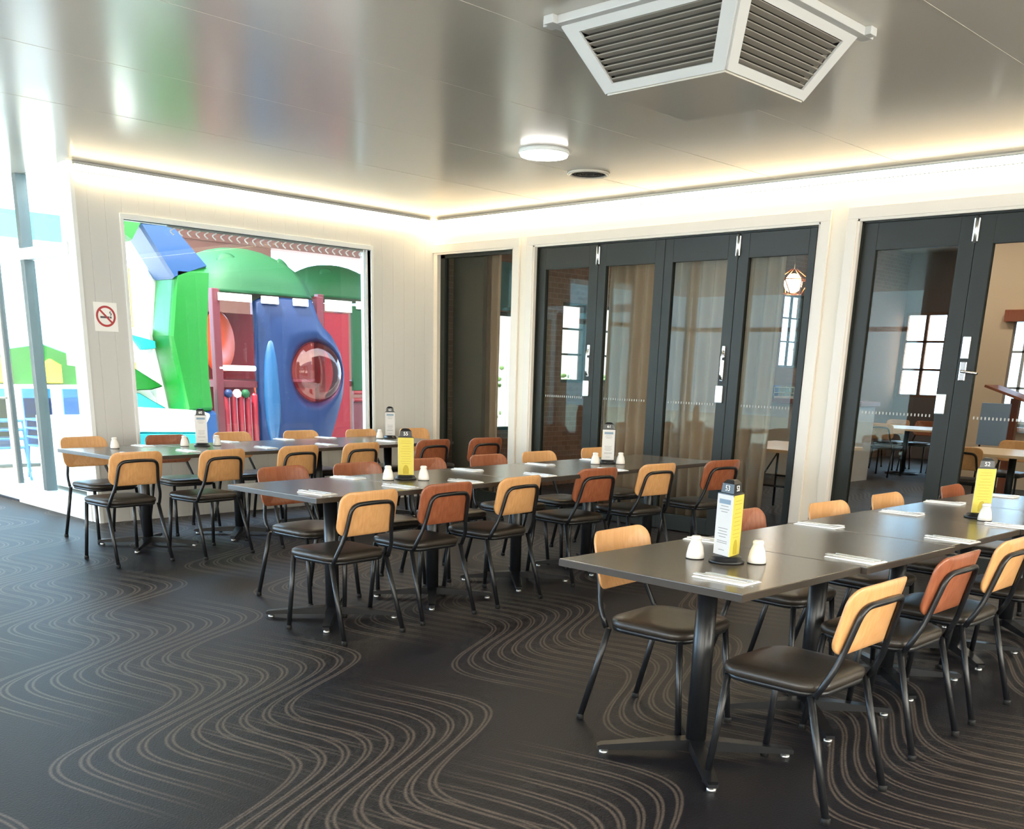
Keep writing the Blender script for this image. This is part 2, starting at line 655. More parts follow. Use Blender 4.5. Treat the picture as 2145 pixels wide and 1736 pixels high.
# glass wall running away along x = XE
def pane(name, y0, y1, z0, z1):
    bm = B()
    box(bm, XE - .004, XE + .004, y0, y1, z0, z1)
    return bm
w2 = thing('window_2', 'tall glazed screen beside the board wall', 'window')
w2['kind'] = 'structure'
bm = B()
box(bm, XE - .05, XE + .05, T, 1.82, 0.0, 0.19, 0.006)
obj('sill', bm, white_m, w2)
bm = B()
box(bm, XE - .05, XE + .03, T, 1.85, 2.28, 2.38, 0.005)
obj('transom', bm, white_m, w2)
bm = B()
box(bm, XE - .06, XE + .04, 1.05, 1.13, 0.19, 2.28, 0.004)
box(bm, XE - .06, XE + .04, 1.05, 1.13, 2.38, ZC, 0.004)
obj('mullion', bm, alum_m, w2)
bm = B()
box(bm, XE - .03, XE + .03, T + .0, T + .10, 0.19, ZC, 0.004)
box(bm, XE - .03, XE + .03, 1.14, 1.17, 0.19, 2.28, 0.004)
obj('frame', bm, white_m, w2)
for (a, b_, c, d) in ((T + .1, 1.05, .19, 2.28), (T + .1, 1.05, 2.38, ZC), (1.17, 1.82, .19, 2.28), (1.13, 1.9, 2.38, ZC)):
    obj('glass_pane', pane('p', a, b_, c, d), glass_m, w2)
d0 = thing('door_1', 'white framed glass door in the glazed screen', 'door')
d0['kind'] = 'structure'
bm = B()
box(bm, XE - .03, XE + .03, 1.85, 1.95, 0.02, 2.30, 0.004)
box(bm, XE - .03, XE + .03, 2.72, 2.82, 0.02, 2.30, 0.004)
box(bm, XE - .03, XE + .03, 1.95, 2.72, 0.02, 0.24, 0.004)
box(bm, XE - .03, XE + .03, 1.95, 2.72, 2.2, 2.30, 0.004)
obj('door_frame', bm, white_m, d0)
obj('glass_pane', pane('p', 1.95, 2.72, .24, 2.2), glass_m, d0)
bm = B()
tube(bm, bendpath([(XE - .03, 1.90, 1.03), (XE - .09, 1.90, 1.03), (XE - .09, 2.02, 1.03)], .02), 0.011)
obj('handle', bm, steel_m, d0)
bm = B()
box(bm, XE - .02, XE + .02, 1.82, 1.85, 0.0, 2.30)
struct('trim_8', bm, mat('door_jamb_grey', srgb(110, 120, 124), 0.4))
w3 = thing('window_3', 'glazing beyond the glass door', 'window')
w3['kind'] = 'structure'
bm = B()
box(bm, XE - .05, XE + .05, 2.84, 4.0, 0, .1)
box(bm, XE - .04, XE + .04, 1.85, 4.0, 2.32, 2.38)
box(bm, XE - .04, XE + .04, 2.82, 2.88, 0.1, ZC)
obj('frame', bm, white_m, w3)
for (a, b_, c, d) in ((2.88, 4.0, .1, 2.32), (1.9, 4.0, 2.38, ZC)):
    obj('glass_pane', pane('p', a, b_, c, d), glass_m, w3)

# far north-west and west glazing, and the plain walls behind the camera
w4 = thing('window_4', 'wide glazing of the entrance end', 'window')
w4['kind'] = 'structure'
bm = B()
for x in (WX, -9.2, -7.9, -6.68):
    box(bm, x, x + .08, 4.0, 4.08, 0, ZC)
box(bm, WX, -6.6, 4.0, 4.08, 0, .12)
box(bm, WX, -6.6, 4.0, 4.08, 2.3, 2.38)
obj('frame', bm, white_m, w4)
bm = B()
box(bm, WX, -6.6, 4.036, 4.044, .12, ZC)
obj('glass_pane', bm, glass_m, w4)
bm = B()
box(bm, -6.6, XE - .05, 4.0, 4.15, 0, ZC)
struct('wall_entrance_unseen', bm, wallB_m)  # unseen wall put here to darken the reflection in the glazed screen
w5 = thing('window_5', 'tall west windows of the dining room', 'window')
w5['kind'] = 'structure'
bm = B()
for y in (-1.0, 0.2, 1.4, 2.6, 3.9):
    box(bm, WX - .08, WX, y, y + .08, 0.1, ZC)
box(bm, WX - .08, WX, -1.0, 4.0, 0, .14)
box(bm, WX - .08, WX, -1.0, 4.0, 2.3, 2.38)
obj('frame', bm, white_m, w5)
bm = B()
box(bm, WX - .044, WX - .036, -1.0, 4.0, .14, ZC)
obj('glass_pane', bm, glass_m, w5)


def wall_with_holes(bm, axis, p, q, u0, u1, z0, z1, holes):
    """wall slab between p and q on `axis`, holes (ua,ub,za,zb) along u"""
    u = u0

    def add(a, b_, c, d):
        if b_ - a < 1e-4 or d - c < 1e-4:
            return
        if axis == 'y':
            box(bm, a, b_, p, q, c, d)
        else:
            box(bm, p, q, a, b_, c, d)
    for (a, b_, c, d) in sorted(holes):
        add(u, a, z0, z1)
        add(a, b_, z0, c)
        add(a, b_, d, z1)
        u = b_
    add(u, u1, z0, z1)


def sash(name, axis, p, a, b_, c, d, cols, rows, fm):
    w = thing(name, 'paned window behind the camera', 'window')
    w['kind'] = 'structure'

    def bx(bm, q, r=0.03):
        if axis == 'y':
            box(bm, q[0], q[1], p - r, p + r, q[2], q[3])
        else:
            box(bm, p - r, p + r, q[0], q[1], q[2], q[3])
    bm = B()
    for q in ((a, b_, c, c + .05), (a, b_, d - .05, d), (a, a + .05, c, d), (b_ - .05, b_, c, d)):
        bx(bm, q, .04)
    for k in range(1, cols):
        m_ = a + (b_ - a) * k / cols
        bx(bm, (m_ - .02, m_ + .02, c, d))
    for k in range(1, rows):
        m_ = c + (d - c) * k / rows
        bx(bm, (a, b_, m_ - .02, m_ + .02))
    obj('frame', bm, fm, w)
    bm = B()
    bx(bm, (a + .04, b_ - .04, c + .04, d - .04), .004)
    obj('glass_pane', bm, glass_m, w)


WH = [(-11.2, -8.8, .6, 2.7), (-8.2, -5.8, .6, 2.7), (-5.2, -2.8, .6, 2.7)]
bm = B()
wall_with_holes(bm, 'x', WX - .2, WX, SY, -1.0, 0, ZC, WH)
struct('wall_west', bm, brick_m)
SH = [(-10.0, -7.2, .5, 2.8), (-6.8, -4.0, .5, 2.8), (-3.6, -.6, .5, 2.8)]
bm = B()
wall_with_holes(bm, 'y', SY - .2, SY, WX - .2, 0.2, 0, ZC, SH)
struct('wall_south', bm, wallB_m)
k_ = 20
for (a, b_, c, d) in WH:
    sash('window_%d' % k_, 'x', WX - .1, a, b_, c, d, 2, 3, timber_m)
    k_ += 1
for (a, b_, c, d) in SH:
    sash('window_%d' % k_, 'y', SY - .1, a, b_, c, d, 3, 2, white_m)
    k_ += 1

# east wall with its three openings
ZH = 2.65
Y = [(-0.06, -1.255), (-1.53, -4.705), (-5.02, -8.6)]
bm = B()
TB = 0.16
box(bm, 0, TB, 0.0, 0.14, 0, 3.8)
box(bm, 0, TB, -0.06, 0.0, 0, ZH)
box(bm, 0, TB, -1.53, -1.255, 0, ZH)
box(bm, 0, TB, -5.02, -4.705, 0, ZH)
box(bm, 0, TB, SY, -8.6, 0, ZH)
box(bm, 0, TB, SY, 0.0, ZH, 3.8)
struct('wall_east', bm, wallB_m)
n = 9
for (a, b_) in Y:
    bm = B()
    w = 0.085
    box(bm, -0.022, 0.0, a + w, b_ - w, ZH, ZH + w, 0.004)
    box(bm, -0.012, 0.02, a + .03, b_ - .03, ZH - .02, ZH + .02, 0.003)
    if a < -1:
        box(bm, -0.022, 0.0, a, a + w, 0, ZH, 0.004)
        box(bm, -0.012, 0.03, a - .02, a + .03, 0, ZH, 0.003)
    box(bm, -0.022, 0.0, b_ - w, b_, 0, ZH, 0.004)
    box(bm, -0.012, 0.03, b_ - .03, b_ + .02, 0, ZH, 0.003)
    struct('trim_%d' % n, bm, trim_m)
    n += 1
# fixed window in the first opening
w6 = thing('window_6', 'narrow fixed window of the east wall beside the corner', 'window')
w6['kind'] = 'structure'
bm = B()
a, b_ = Y[0]
box(bm, .05, .11, a - .07, a, 0.0, ZH)
box(bm, .05, .11, b_, b_ + .03, 0.0, ZH)
box(bm, .05, .11, a, b_, ZH - .05, ZH)
box(bm, .05, .11, a, b_, 0.0, .12)
obj('frame', bm, door_m, w6)
bm = B()
box(bm, .076, .084, a - .07, b_ + .03, .12, ZH - .05)
obj('glass_pane', bm, glassd_m, w6)

# bifold doors
DX = 0.05


def yd(y):
    return y + DX * (y + 9.16) / 8.05


def bifold(idx, y0, y1, gy0, gy1, label, hw, side):
    """one glazed leaf; y0 > y1, gy0/gy1 edges of the glass"""
    d = thing('door_%d' % idx, label, 'door')
    d['kind'] = 'structure'
    y0, y1, gy0, gy1 = map(yd, (y0, y1, gy0, gy1))
    bm = B()
    zb, zt, gb, gt = 0.012, ZH - .03, 0.16, 2.42
    box(bm, DX, DX + .05, gy0, y0 - .002, zb, zt, 0.004)
    box(bm, DX, DX + .05, y1 + .002, gy1, zb, zt, 0.004)
    box(bm, DX, DX + .05, gy1, gy0, gt, zt, 0.004)
    box(bm, DX, DX + .05, gy1, gy0, zb, gb, 0.004)
    obj('door_frame', bm, door_m, d)
    bm = B()
    box(bm, DX + .021, DX + .029, gy1, gy0, gb, gt)
    obj('glass_pane', bm, glassd_m, d)
    bm = B()
    k = int((gy0 - gy1 - .06) / .028)
    for i in range(k):
        yy = gy1 + .03 + (gy0 - gy1 - .06) * (i + .5) / k
        box(bm, DX + .0195, DX + .021, yy - .005, yy + .005, 1.185, 1.205)
    obj('safety_dots', bm, frost_m, d)
    if 'hinge' in hw:
        bm = B()
        yy = y1 if side < 0 else y0
        box(bm, DX - .014, DX, yy - .022, yy + .022, 2.44, 2.60, 0.004)
        tube(bm, [(DX - .016, yy, 2.43), (DX - .016, yy, 2.61)], .011)
        obj('hinge', bm, steel_m, d)
    if 'lock' in hw:
        yy = (gy1 + y1) / 2 + .02 if side < 0 else (gy0 + y0) / 2 - .02
        bm = B()
        box(bm, DX - .02, DX, yy - .038, yy + .038, 1.21, 1.36, 0.008)
        box(bm, DX - .026, DX - .02, yy - .02, yy + .02, 1.235, 1.335, 0.003)
        obj('lock', bm, steel_m, d)
    if 'bolt' in hw:
        yy = (gy1 + y1) / 2 + .01
        bm = B()
        box(bm, DX - .012, DX, yy - .016, yy + .016, 1.60, 1.70, 0.004)
        box(bm, DX - .012, DX, yy - .014, yy + .014, 1.40, 1.58, 0.004)
        tube(bm, bendpath([(DX - .01, yy, 1.66), (DX - .035, yy, 1.62), (DX - .035, yy, 1.44), (DX - .01, yy, 1.41)], .02), .009)
        obj('bolt_handle', bm, chrome_m, d)
    if 'lever' in hw:
        yy = y0 - .05
        bm = B()
        box(bm, DX - .014, DX, yy - .03, yy + .03, 1.62, 1.78, 0.006)
        obj('keypad', bm, steel_m, d)
        bm = B()
        box(bm, DX - .012, DX, yy - .025, yy + .025, 1.46, 1.60, 0.006)
        tube(bm, bendpath([(DX, yy, 1.53), (DX - .05, yy, 1.53), (DX - .06, yy - .13, 1.515)], .02), .011)
        obj('lever_handle', bm, chrome_m, d)
    return d


# frame around the bifolds
for i, (a, b_) in enumerate(Y[1:]):
    bm = B()
    box(bm, .035, .12, a - .03, a, 0, ZH)
    box(bm, .035, .12, b_, b_ + .03, 0, ZH)
    box(bm, .035, .12, b_, a, ZH - .03, ZH)
    struct('trim_%d' % n, bm, door_m)
    n += 1
bifold(2, -1.56, -2.385, -1.70, -2.27, 'dark green glazed bifold leaf nearest the narrow window', ('hinge', 'lock', 'bolt'), -1)
bifold(3, -2.385, -3.165, -2.48, -3.06, 'dark green glazed bifold leaf, second from the corner', (), 1)
bifold(4, -3.165, -3.945, -3.26, -3.84, 'dark green glazed bifold leaf left of the middle lock', ('hinge', 'lock', 'bolt'), -1)
bifold(5, -3.945, -4.675, -4.05, -4.61, 'dark green glazed bifold leaf beside the wide white pier', (), 1)
bifold(6, -5.05, -5.95, -5.19, -5.83, 'dark glazed bifold leaf after the wide white pier', ('hinge', 'lock'), -1)
bifold(7, -5.95, -6.75, -6.08, -6.62, 'dark glazed bifold leaf with lever handle and keypad', ('lever',), 1)
bifold(8, -6.75, -7.65, -6.88, -7.52, 'dark glazed bifold leaf beyond the lever handle', (), 1)
bifold(9, -7.65, -8.57, -7.78, -8.44, 'last dark glazed bifold leaf', (), 1)

# cove strips along the top of both walls
def strip(name, label, b):
    t = thing(name, label, 'light')
    x0, x1, y0, y1 = b
    horizontal = abs(x1 - x0) > abs(y1 - y0)

    def bx(bm, p, q, z0, z1, bev=0.0):
        if horizontal:
            box(bm, x0, x1, -q, -p, z0, z1, bev)
        else:
            box(bm, -q, -p, y0, y1, z0, z1, bev)
    z0, z1 = ZC - .085, ZC - .022
    bm = B()
    bx(bm, .003, .048, z1 - .004, z1)
    bx(bm, .003, .005, z0, z1)
    bx(bm, .0465, .049, z0 - .001, z0 + .004)
    obj('housing', bm, alum_m, t)
    bm = B()
    bx(bm, .044, .047, z0 + .002, z1 - .005, .001)
    obj('front_lens', bm, ledf_m, t)
    bm = B()
    bx(bm, .006, .043, z0 + .002, z0 + .010, .002)
    obj('diffuser', bm, led_m, t)


strip('light_strip', 'glowing warm light strip along the top of the board wall', (XE, -.05, 0, 0))
strip('light_strip', 'glowing warm light strip along the top of the bifold door wall', (0, 0, -9.0, -.05))

# ceiling fittings
for lx, ly, lab in ((-1.98, -3.48, 'round white glowing ceiling light in front of the corner'),
                    (-6.4, -3.4, 'added unseen ceiling light over the glass wall end of the room'),  # this and the next four are unseen lamps added to brighten the room
                    (-2.2, -8.6, 'added unseen ceiling light over the nearest table row'),
                    (-6.2, -8.9, 'added unseen ceiling light over the open carpet'),
                    (-4.2, -11.2, 'added unseen ceiling light by the south windows, door side'),
                    (-8.4, -11.2, 'added unseen ceiling light by the south windows, west side')):
    t = thing('ceiling_light', lab, 'ceiling light', (lx, ly, ZC), 0, 'round ceiling lights')
    bm = B()
    lathe(bm, [(.0, -.0), (.185, 0), (.19, -.02), (.18, -.03)], 40)
    obj('housing', bm, white_m, t)
    bm = B()
    lathe(bm, [(.0, -.028), (.178, -.028), (.172, -.042), (.12, -.05), (.0, -.052)], 40)
    obj('diffuser', bm, lamp_m, t)
t = thing('ceiling_vent', 'small round dark ceiling grille near the corner', 'vent', (-1.11, -3.17, ZC))
bm = B()
lathe(bm, [(.14, -.001), (.175, -.001), (.175, -.012), (.165, -.018), (.145, -.016), (.14, -.001)], 36)
obj('rim', bm, ceil_m, t)
bm = B()
lathe(bm, [(.0, -.002), (.142, -.002), (.142, -.004), (.0, -.004)], 36)
for k in range(6):
    r = .02 + k * .022
    lathe(bm, [(r, -.004), (r + .008, -.004), (r + .008, -.012), (r, -.012), (r, -.004)], 30)
obj('grille', bm, void_m, t)

# drop-down air diffuser: an inverted pyramid with louvres on each side
t = thing('air_diffuser', 'big white pyramid air diffuser with grey louvres hanging from the ceiling', 'air diffuser', (-3.61, -6.03, ZC))
bm = B()
h, dz, hb = .50, -.30, .325
for s in (-1, 1):
    box(bm, s * h - .03, s * h + .03, -h - .06, h + .06, -.035, 0, .006)
    box(bm, -h - .06, h + .06, s * h - .03, s * h + .03, -.036, 0, .006)
obj('flange', bm, diff_m, t)
bm = B()
box(bm, -hb, hb, -hb, hb, dz - .012, dz + .004, .004)
obj('bottom_plate', bm, ceil_m, t)
for q in range(4):
    rot = Matrix.Rotation(q * PI / 2, 4, 'Z')
    # the face looking along -y : corners top (+-a, -a), bottom (+-b, -b)
    a, b_, z0, z1 = h - .02, hb, -.03, dz

    def FP(u, v, off=0.0):
        """u across -1..1, v 0 top .. 1 bottom"""
        w = a + (b_ - a) * v
        nrm = Vector((0, -(z0 - z1), -(a - b_))).normalized()
        return Vector((u * w, -w, z0 + (z1 - z0) * v)) + nrm * off
    bm = B()
    m_ = .13
    ring = [(-1, 0), (1, 0), (1, 1), (-1, 1)]
    inn = [(-1 + .16, .12), (1 - .16, .12), (1 - .2, .88), (-1 + .2, .88)]
    o0 = [bm.verts.new(FP(*p)) for p in ring]
    o1 = [bm.verts.new(FP(*p, .012)) for p in ring]
    i0 = [bm.verts.new(FP(*p)) for p in inn]
    i1 = [bm.verts.new(FP(*p, .012)) for p in inn]
    for k in range(4):
        j = (k + 1) % 4
        bm.faces.new((o1[k], o1[j], i1[j], i1[k]))
        bm.faces.new((o0[k], o0[j], o1[j], o1[k]))
        bm.faces.new((i0[k], i0[j], i1[j], i1[k]))
        bm.faces.new((o0[k], o0[j], i0[j], i0[k]))
    bmesh.ops.transform(bm, matrix=rot, verts=bm.verts)
    fo = obj('panel_frame', bm, diff_m, t)
    bm = B()
    bl = [bm.verts.new(FP(u, v, -.03)) for u, v in inn]
    bm.faces.new(bl)
    for k in range(9):
        v = .14 + .74 * k / 8.6
        p = [FP(-.83, v, .004), FP(.83, v, .004), FP(.82, v + .062, -.018), FP(-.82, v + .062, -.018)]
        q2 = [x + Vector((0, 0, .004)) for x in p]
        A1 = [bm.verts.new(x) for x in p]
        A2 = [bm.verts.new(x) for x in q2]
        for e in range(4):
            g = (e + 1) % 4
            f = bm.faces.new((A1[e], A1[g], A2[g], A2[e]))
            f.material_index = 1
        for L in (A1, A2):
            f = bm.faces.new(L)
            f.material_index = 1
    bmesh.ops.transform(bm, matrix=rot, verts=bm.verts)
    obj('louvre', bm, [void_m, grille_m], fo)

# no-smoking sign
t = thing('no_smoking_sign', 'small square white no smoking sign on the board wall', 'sign', (-3.80, -.001, 1.79))
bm = B()
box(bm, -.105, .105, -.004, 0, -.125, .115)
obj('plate', bm, paper_m, t)
bm = B()
R_ = []
for rad in (.088, .07):
    R_.append([(rad * math.cos(2 * PI * k / 40), -.005, rad * math.sin(2 * PI * k / 40)) for k in range(40)])
va = [bm.verts.new(p) for p in R_[0]]
vb = [bm.verts.new(p) for p in R_[1]]
for k in range(40):
    bm.faces.new((va[k], va[(k + 1) % 40], vb[(k + 1) % 40], vb[k]))
b2 = bmesh.new()
box(b2, -.075, .075, -.0062, -.0052, -.008, .008)
merge(bm, b2, 0, Matrix.Rotation(PI / 4, 4, 'Y'))
obj('prohibition_ring', bm, red_m, t)
bm = B()
box(bm, -.05, .03, -.0058, -.0045, -.016, .0)
box(bm, .034, .05, -.0058, -.0045, -.016, .0)
tube(bm, catmull([(.042, -.0052, .008), (.05, -.0052, .022), (.036, -.0052, .03), (.044, -.0052, .042)], 4), .0035, 6)
obj('cigarette_symbol', bm, dgrey_m, t)

# rail with little white hooks above the window
t = thing('curtain_rail', 'row of small white hooks along the top of the playground window', 'curtain rail', (0, 0.03, 0))
bm = B()
box(bm, -3.15, wx1 - .02, -.008, .008, wz1 - .02, wz1 - .002)
obj('rail', bm, alum_m, t)
hb_ = bmesh.new()
tube(hb_, catmull([(.022, 0, -.015), (-.014, 0, -.034), (-.016, 0, -.05), (.012, 0, -.072)], 5), .006, 6)
hook0 = obj('hook', hb_, white_m, t, loc=(-3.1, 0, wz1 - .005))
for k in range(1, 26):
    c = hook0.copy()
    COL.objects.link(c)
    c.parent = t
    c.location = (-3.1 + k * .0845, 0, wz1 - .005)

# ------------------------------------------------------------------ furniture
def rr_loop(hx, hy, r, z, cy=0.0, seg=5, front=1.0):
    return [(x * (1 + (front - 1) * (y + hy) / (2 * hy)), y + cy, z) for x, y in rrect(hx, hy, r, seg)]


CH = {}
def chair_meshes():
    # seat pad
    bm = B()
    L = []
    for s, z in ((.90, .432), (.985, .434), (1.0, .446), (.985, .46), (.93, .468), (.75, .473), (.4, .475)):
        L.append(rr_loop(.205 * s, .205 * s, .095 * s, z, .025, 6, 1.06))
    loft(bm, L)
    CH['seat'] = bm
    bm = B()
    tube(bm, [(x, y, .424) for x, y, _ in rr_loop(.185, .185, .08, 0, .02, 6, 1.06)], .0125, 8, closed=True)
    CH['seat_frame'] = bm
    # plywood back: local x across, z up, raked
    def backp(u, v, off):
        # u across (m), v up (m), off along normal (towards the sitter is +)
        z0, rake = .575, math.radians(13)
        cy = -.228 - math.sin(rake) * v + .9 * u * u
        return (u, cy + off * math.cos(rake), z0 + v * math.cos(rake) + off * math.sin(rake))
    bm = B()
    H2 = .122
    loops = []
    for k, off in ((.03, -.0), (.5, -.0), (.85, -.0), (.975, -.0), (1.0, -.002), (1.0, -.010), (.975, -.012), (.85, -.012), (.5, -.012), (.03, -.012)):
        lp = []
        for x, y in rrect(.205, H2, .062, 6):
            lp.append(backp(x * k, H2 + y * k, off))
        loops.append(lp)
    loft(bm, loops)
    CH['backrest'] = bm
    # back hoop
    bm = B()
    def hp(u, v):
        return backp(u, v, -.0235)
    pts = [(-.198, -.165, .425), (-.190, -.205, .50), hp(-.165, 0.005), hp(-.146, .180), hp(0, .188), hp(.146, .180), hp(.165, 0.005), (.190, -.205, .50), (.198, -.165, .425)]
    P = bendpath(pts, .05, 5)
    tube(bm, P, .0115, 8)
    CH['back_frame'] = bm
    for nm, a, b_ in (('leg_fl', (-.185, .185, .425), (-.205, .225, .0)), ('leg_fr', (.185, .185, .425), (.205, .225, .0)),
                      ('leg_rl', (-.198, -.150, .425), (-.215, -.265, .0)), ('leg_rr', (.198, -.150, .425), (.215, -.265, .0))):
        bm = B()
        a, b_ = Vector(a), Vector(b_)
        tube(bm, [a, a.lerp(b_, .5), b_ + Vector((0, 0, .012))], .0135, 8)
        CH[nm] = bm
    for nm, p in (('foot_fl', (-.205, .225)), ('foot_fr', (.205, .225)), ('foot_rl', (-.215, -.265)), ('foot_rr', (.215, -.265))):
        bm = B()
        lathe(bm, [(.0, 0), (.016, 0), (.0165, .02), (.014, .024)], 10, (p[0], p[1], 0))
        CH[nm] = bm


chair_meshes()


def make_chair(kind):
    t = thing('dining_chair', 'x', 'chair')
    obj('seat', CHc('seat'), vinyl_m, t)
    obj('seat_frame', CHc('seat_frame'), blk_m, t)
    obj('backrest', CHc('backrest'), oak_m if kind == 'oak' else wal_m, t)
    obj('back_frame', CHc('back_frame'), blk_m, t)
    for s in ('fl', 'fr', 'rl', 'rr'):
        l = obj('leg', CHc('leg_' + s), blk_m, t)
        obj('foot_cap', CHc('foot_' + s), blkrub_m, l)
    return t


def CHc(k):
    return CH[k].copy()


PROTO = {'oak': make_chair('oak'), 'walnut': make_chair('walnut')}
USED = set()


def place_chair(kind, x, y, rz, label, group):
    """x, y = place of the top of the backrest"""
    p = PROTO[kind]
    if kind in USED:
        o = copy_tree(p)
    else:
        o = p
        USED.add(kind)
    off = Matrix.Rotation(rz, 3, 'Z') @ Vector((0, -.28, 0))
    o.location = (x - off.x, y - off.y, 0)
    o.rotation_euler = (0, 0, rz)
    o['label'] = label
    o['group'] = group
    return o


ORD = ['first', 'second', 'third', 'fourth', 'fifth', 'sixth', 'seventh']
ROWS = {
    'window': dict(name='board wall row', ang=math.radians(3.2),
                   front=[(-4.61, -2.09, 'oak', 3), (-3.96, -2.16, 'oak', 6), (-3.22, -2.07, 'oak', 5), (-2.55, -2.02, 'oak', 4), (-1.68, -1.96, 'walnut', 0), (-1.02, -1.97, 'walnut', -4)],
                   back=[(-4.34, -.52, 'oak', 6), (-3.60, -.53, 'walnut', 0), (-2.88, -.40, 'oak', 2), (-2.13, -.42, 'oak', 0), (-1.42, -.46, 'oak', 2), (-.74, -.50, 'oak', 0)]),
    'middle': dict(name='middle row', ang=math.radians(3.0),
                   front=[(-4.65, -4.83, 'oak', 4), (-4.03, -4.76, 'walnut', 2), (-3.38, -4.72, 'oak', 4), (-2.49, -4.60, 'walnut', -4), (-1.79, -4.60, 'oak', -4), (-1.02, -4.66, 'walnut', -8)],
                   back=[(-4.33, -3.44, 'walnut', 6), (-3.74, -3.45, 'walnut', 0), (-3.10, -3.41, 'walnut', 2), (-2.43, -3.38, 'walnut', 2), (-1.80, -3.33, 'oak', 0), (-1.0, -3.27, 'oak', 0)]),
    'near': dict(name='nearest row', ang=math.radians(-1.0),
                 front=[(-4.80, -7.75, 'oak', 0), (-3.98, -7.69, 'walnut', 0), (-3.34, -7.68, 'oak', 0), (-2.55, -7.70, 'oak', 0)],
                 back=[(-4.60, -6.43, 'oak', 4), (-3.60, -6.40, 'walnut', 0), (-2.88, -6.49, 'oak', -3), (-2.17, -6.49, 'oak', 0), (-1.29, -6.52, 'walnut', 3)]),
}
for rk, R in ROWS.items():
    for side in ('front', 'back'):
        L = R[side]
        for i, (x, y, kind, dr) in enumerate(L):
            wd = 'pale oak' if kind == 'oak' else 'reddish brown'
            sd_ = 'camera side' if side == 'front' else 'far side'
            lab = '%s chair, %s of the %s, %s from glass wall' % (wd, sd_, R['name'], ORD[i])
            place_chair(kind, x, y, (0 if side == 'front' else PI) + math.radians(dr), lab, 'ply backed chairs along the table rows')

# ---- tables
TH = 0.775
TK = (1.45 - TH) / (1.45 - 0.735)


def K(x, y):
    """place on the tops of the nearest and the middle row"""
    if y > -2.0:
        return KW(x, y)
    return (-8.0457 + (x + 8.0457) * TK, -9.1645 + (y + 9.1645) * TK, TH + .0005)


def KW(x, y):
    """the row by the board wall stands a little lower"""
    return (x, y, .7505)




def make_table(sx, sy, h_=0.775):
    d_ = h_ - TH
    t = thing('dining_table', 'x', 'table')
    bm = B()
    box(bm, -sx / 2, sx / 2, -sy / 2, sy / 2, .747 + d_, h_, .003)
    tb = obj('tabletop', bm, [top_m], t)
    bm = B()
    h = .0012
    for a in ((-sx / 2 - h, sx / 2 + h, -sy / 2 - h, -sy / 2), (-sx / 2 - h, sx / 2 + h, sy / 2, sy / 2 + h), (-sx / 2 - h, -sx / 2, -sy / 2, sy / 2), (sx / 2, sx / 2 + h, -sy / 2, sy / 2)):
        box(bm, a[0], a[1], a[2], a[3], .7485 + d_, .7715 + d_)
    obj('edge_band', bm, topedge_m, tb)
    bm = B()
    box(bm, -.2, .2, -.03, .03, .729 + d_, .747 + d_)
    box(bm, -.03, .03, -.2, .2, .728 + d_, .7465 + d_)
    obj('top_bracket', bm, blk_m, t)
    bm = B()
    lathe(bm, [(.040, .05), (.040, .729 + d_)], 18)
    obj('column', bm, blk_m, t)
    for q in range(4):
        a = PI / 4 + q * PI / 2
        bm = B()
        L = []
        for d, w, z0, z1 in ((.0, .03, .03, .075), (.12, .028, .028, .068), (.375, .022, .022, .042), (.39, .018, .022, .036)):
            L.append([(d, -w, z0), (d, w, z0), (d, w, z1), (d, -w, z1)])
        loft(bm, L, smooth=False)
        bmesh.ops.transform(bm, matrix=Matrix.Rotation(a, 4, 'Z'), verts=bm.verts)
        f = obj('base_arm', bm, blk_m, t)
        bm = B()
        lathe(bm, [(.0, 0), (.018, 0), (.018, .012), (.008, .014), (.008, .026)], 12, (.362 * math.cos(a), .362 * math.sin(a), 0))
        obj('glide_foot', bm, steel_m, f)
    return t


def tables(proto, pts, rz, rowname, KK):
    used = False
    for i, (x, y, dz) in enumerate(pts):
        o = copy_tree(proto) if used else proto
        used = True
        o.location = KK(x, y)[:2] + (0,)
        o.rotation_euler = (0, 0, rz)
        o['label'] = 'dark square pedestal table, %s from the glass wall end of the %s' % (ORD[i], rowname)
        o['group'] = 'dark tables in rows'


def rowpts(x0, y0, ang, n, step, jit=0.0):
    out = []
    for i in range(n):
        d = step * i
        out.append((x0 + d * math.cos(ang), y0 + d * math.sin(ang) + (jit if i % 2 else 0), 0))
    return out


pt85 = make_table(.853 * TK, .85 * TK)
tables(pt85, [(-4.615, -6.93, 0), (-3.757, -6.965, 0), (-2.893, -6.955, 0), (-2.035, -6.97, 0), (-1.175, -6.97, 0)], math.radians(-.6), 'nearest row', K)
ptm = make_table(.873 * TK, .84 * TK)
tables(ptm, rowpts(-4.33, -3.985, math.radians(3.4), 5, .878), math.radians(3.4), 'middle row', K)
ptw = make_table(.88, .95, .75)
tables(ptw, rowpts(-4.21, -1.32, math.radians(4.6), 4, .885), math.radians(4.6), 'board wall row', KW)

# ---- table things


def napkin_mesh():
    bm = B()
    box(bm, -.055, .055, -.105, .105, 0, .003)
    box(bm, -.052, .050, -.100, .103, .003, .0055)
    return bm


def knife_mesh():
    bm = B()
    prism(bm, [(-.008, -.10), (.008, -.10), (.009, -.06), (.006, 0), (.005, .005), (-.005, .005), (-.006, 0), (-.009, -.06)], 'z', 0, .004)
    prism(bm, [(-.005, .005), (.007, .005), (.010, .03), (.010, .08), (.004, .10), (-.004, .10), (-.005, .09)], 'z', .001, .0028)
    return bm


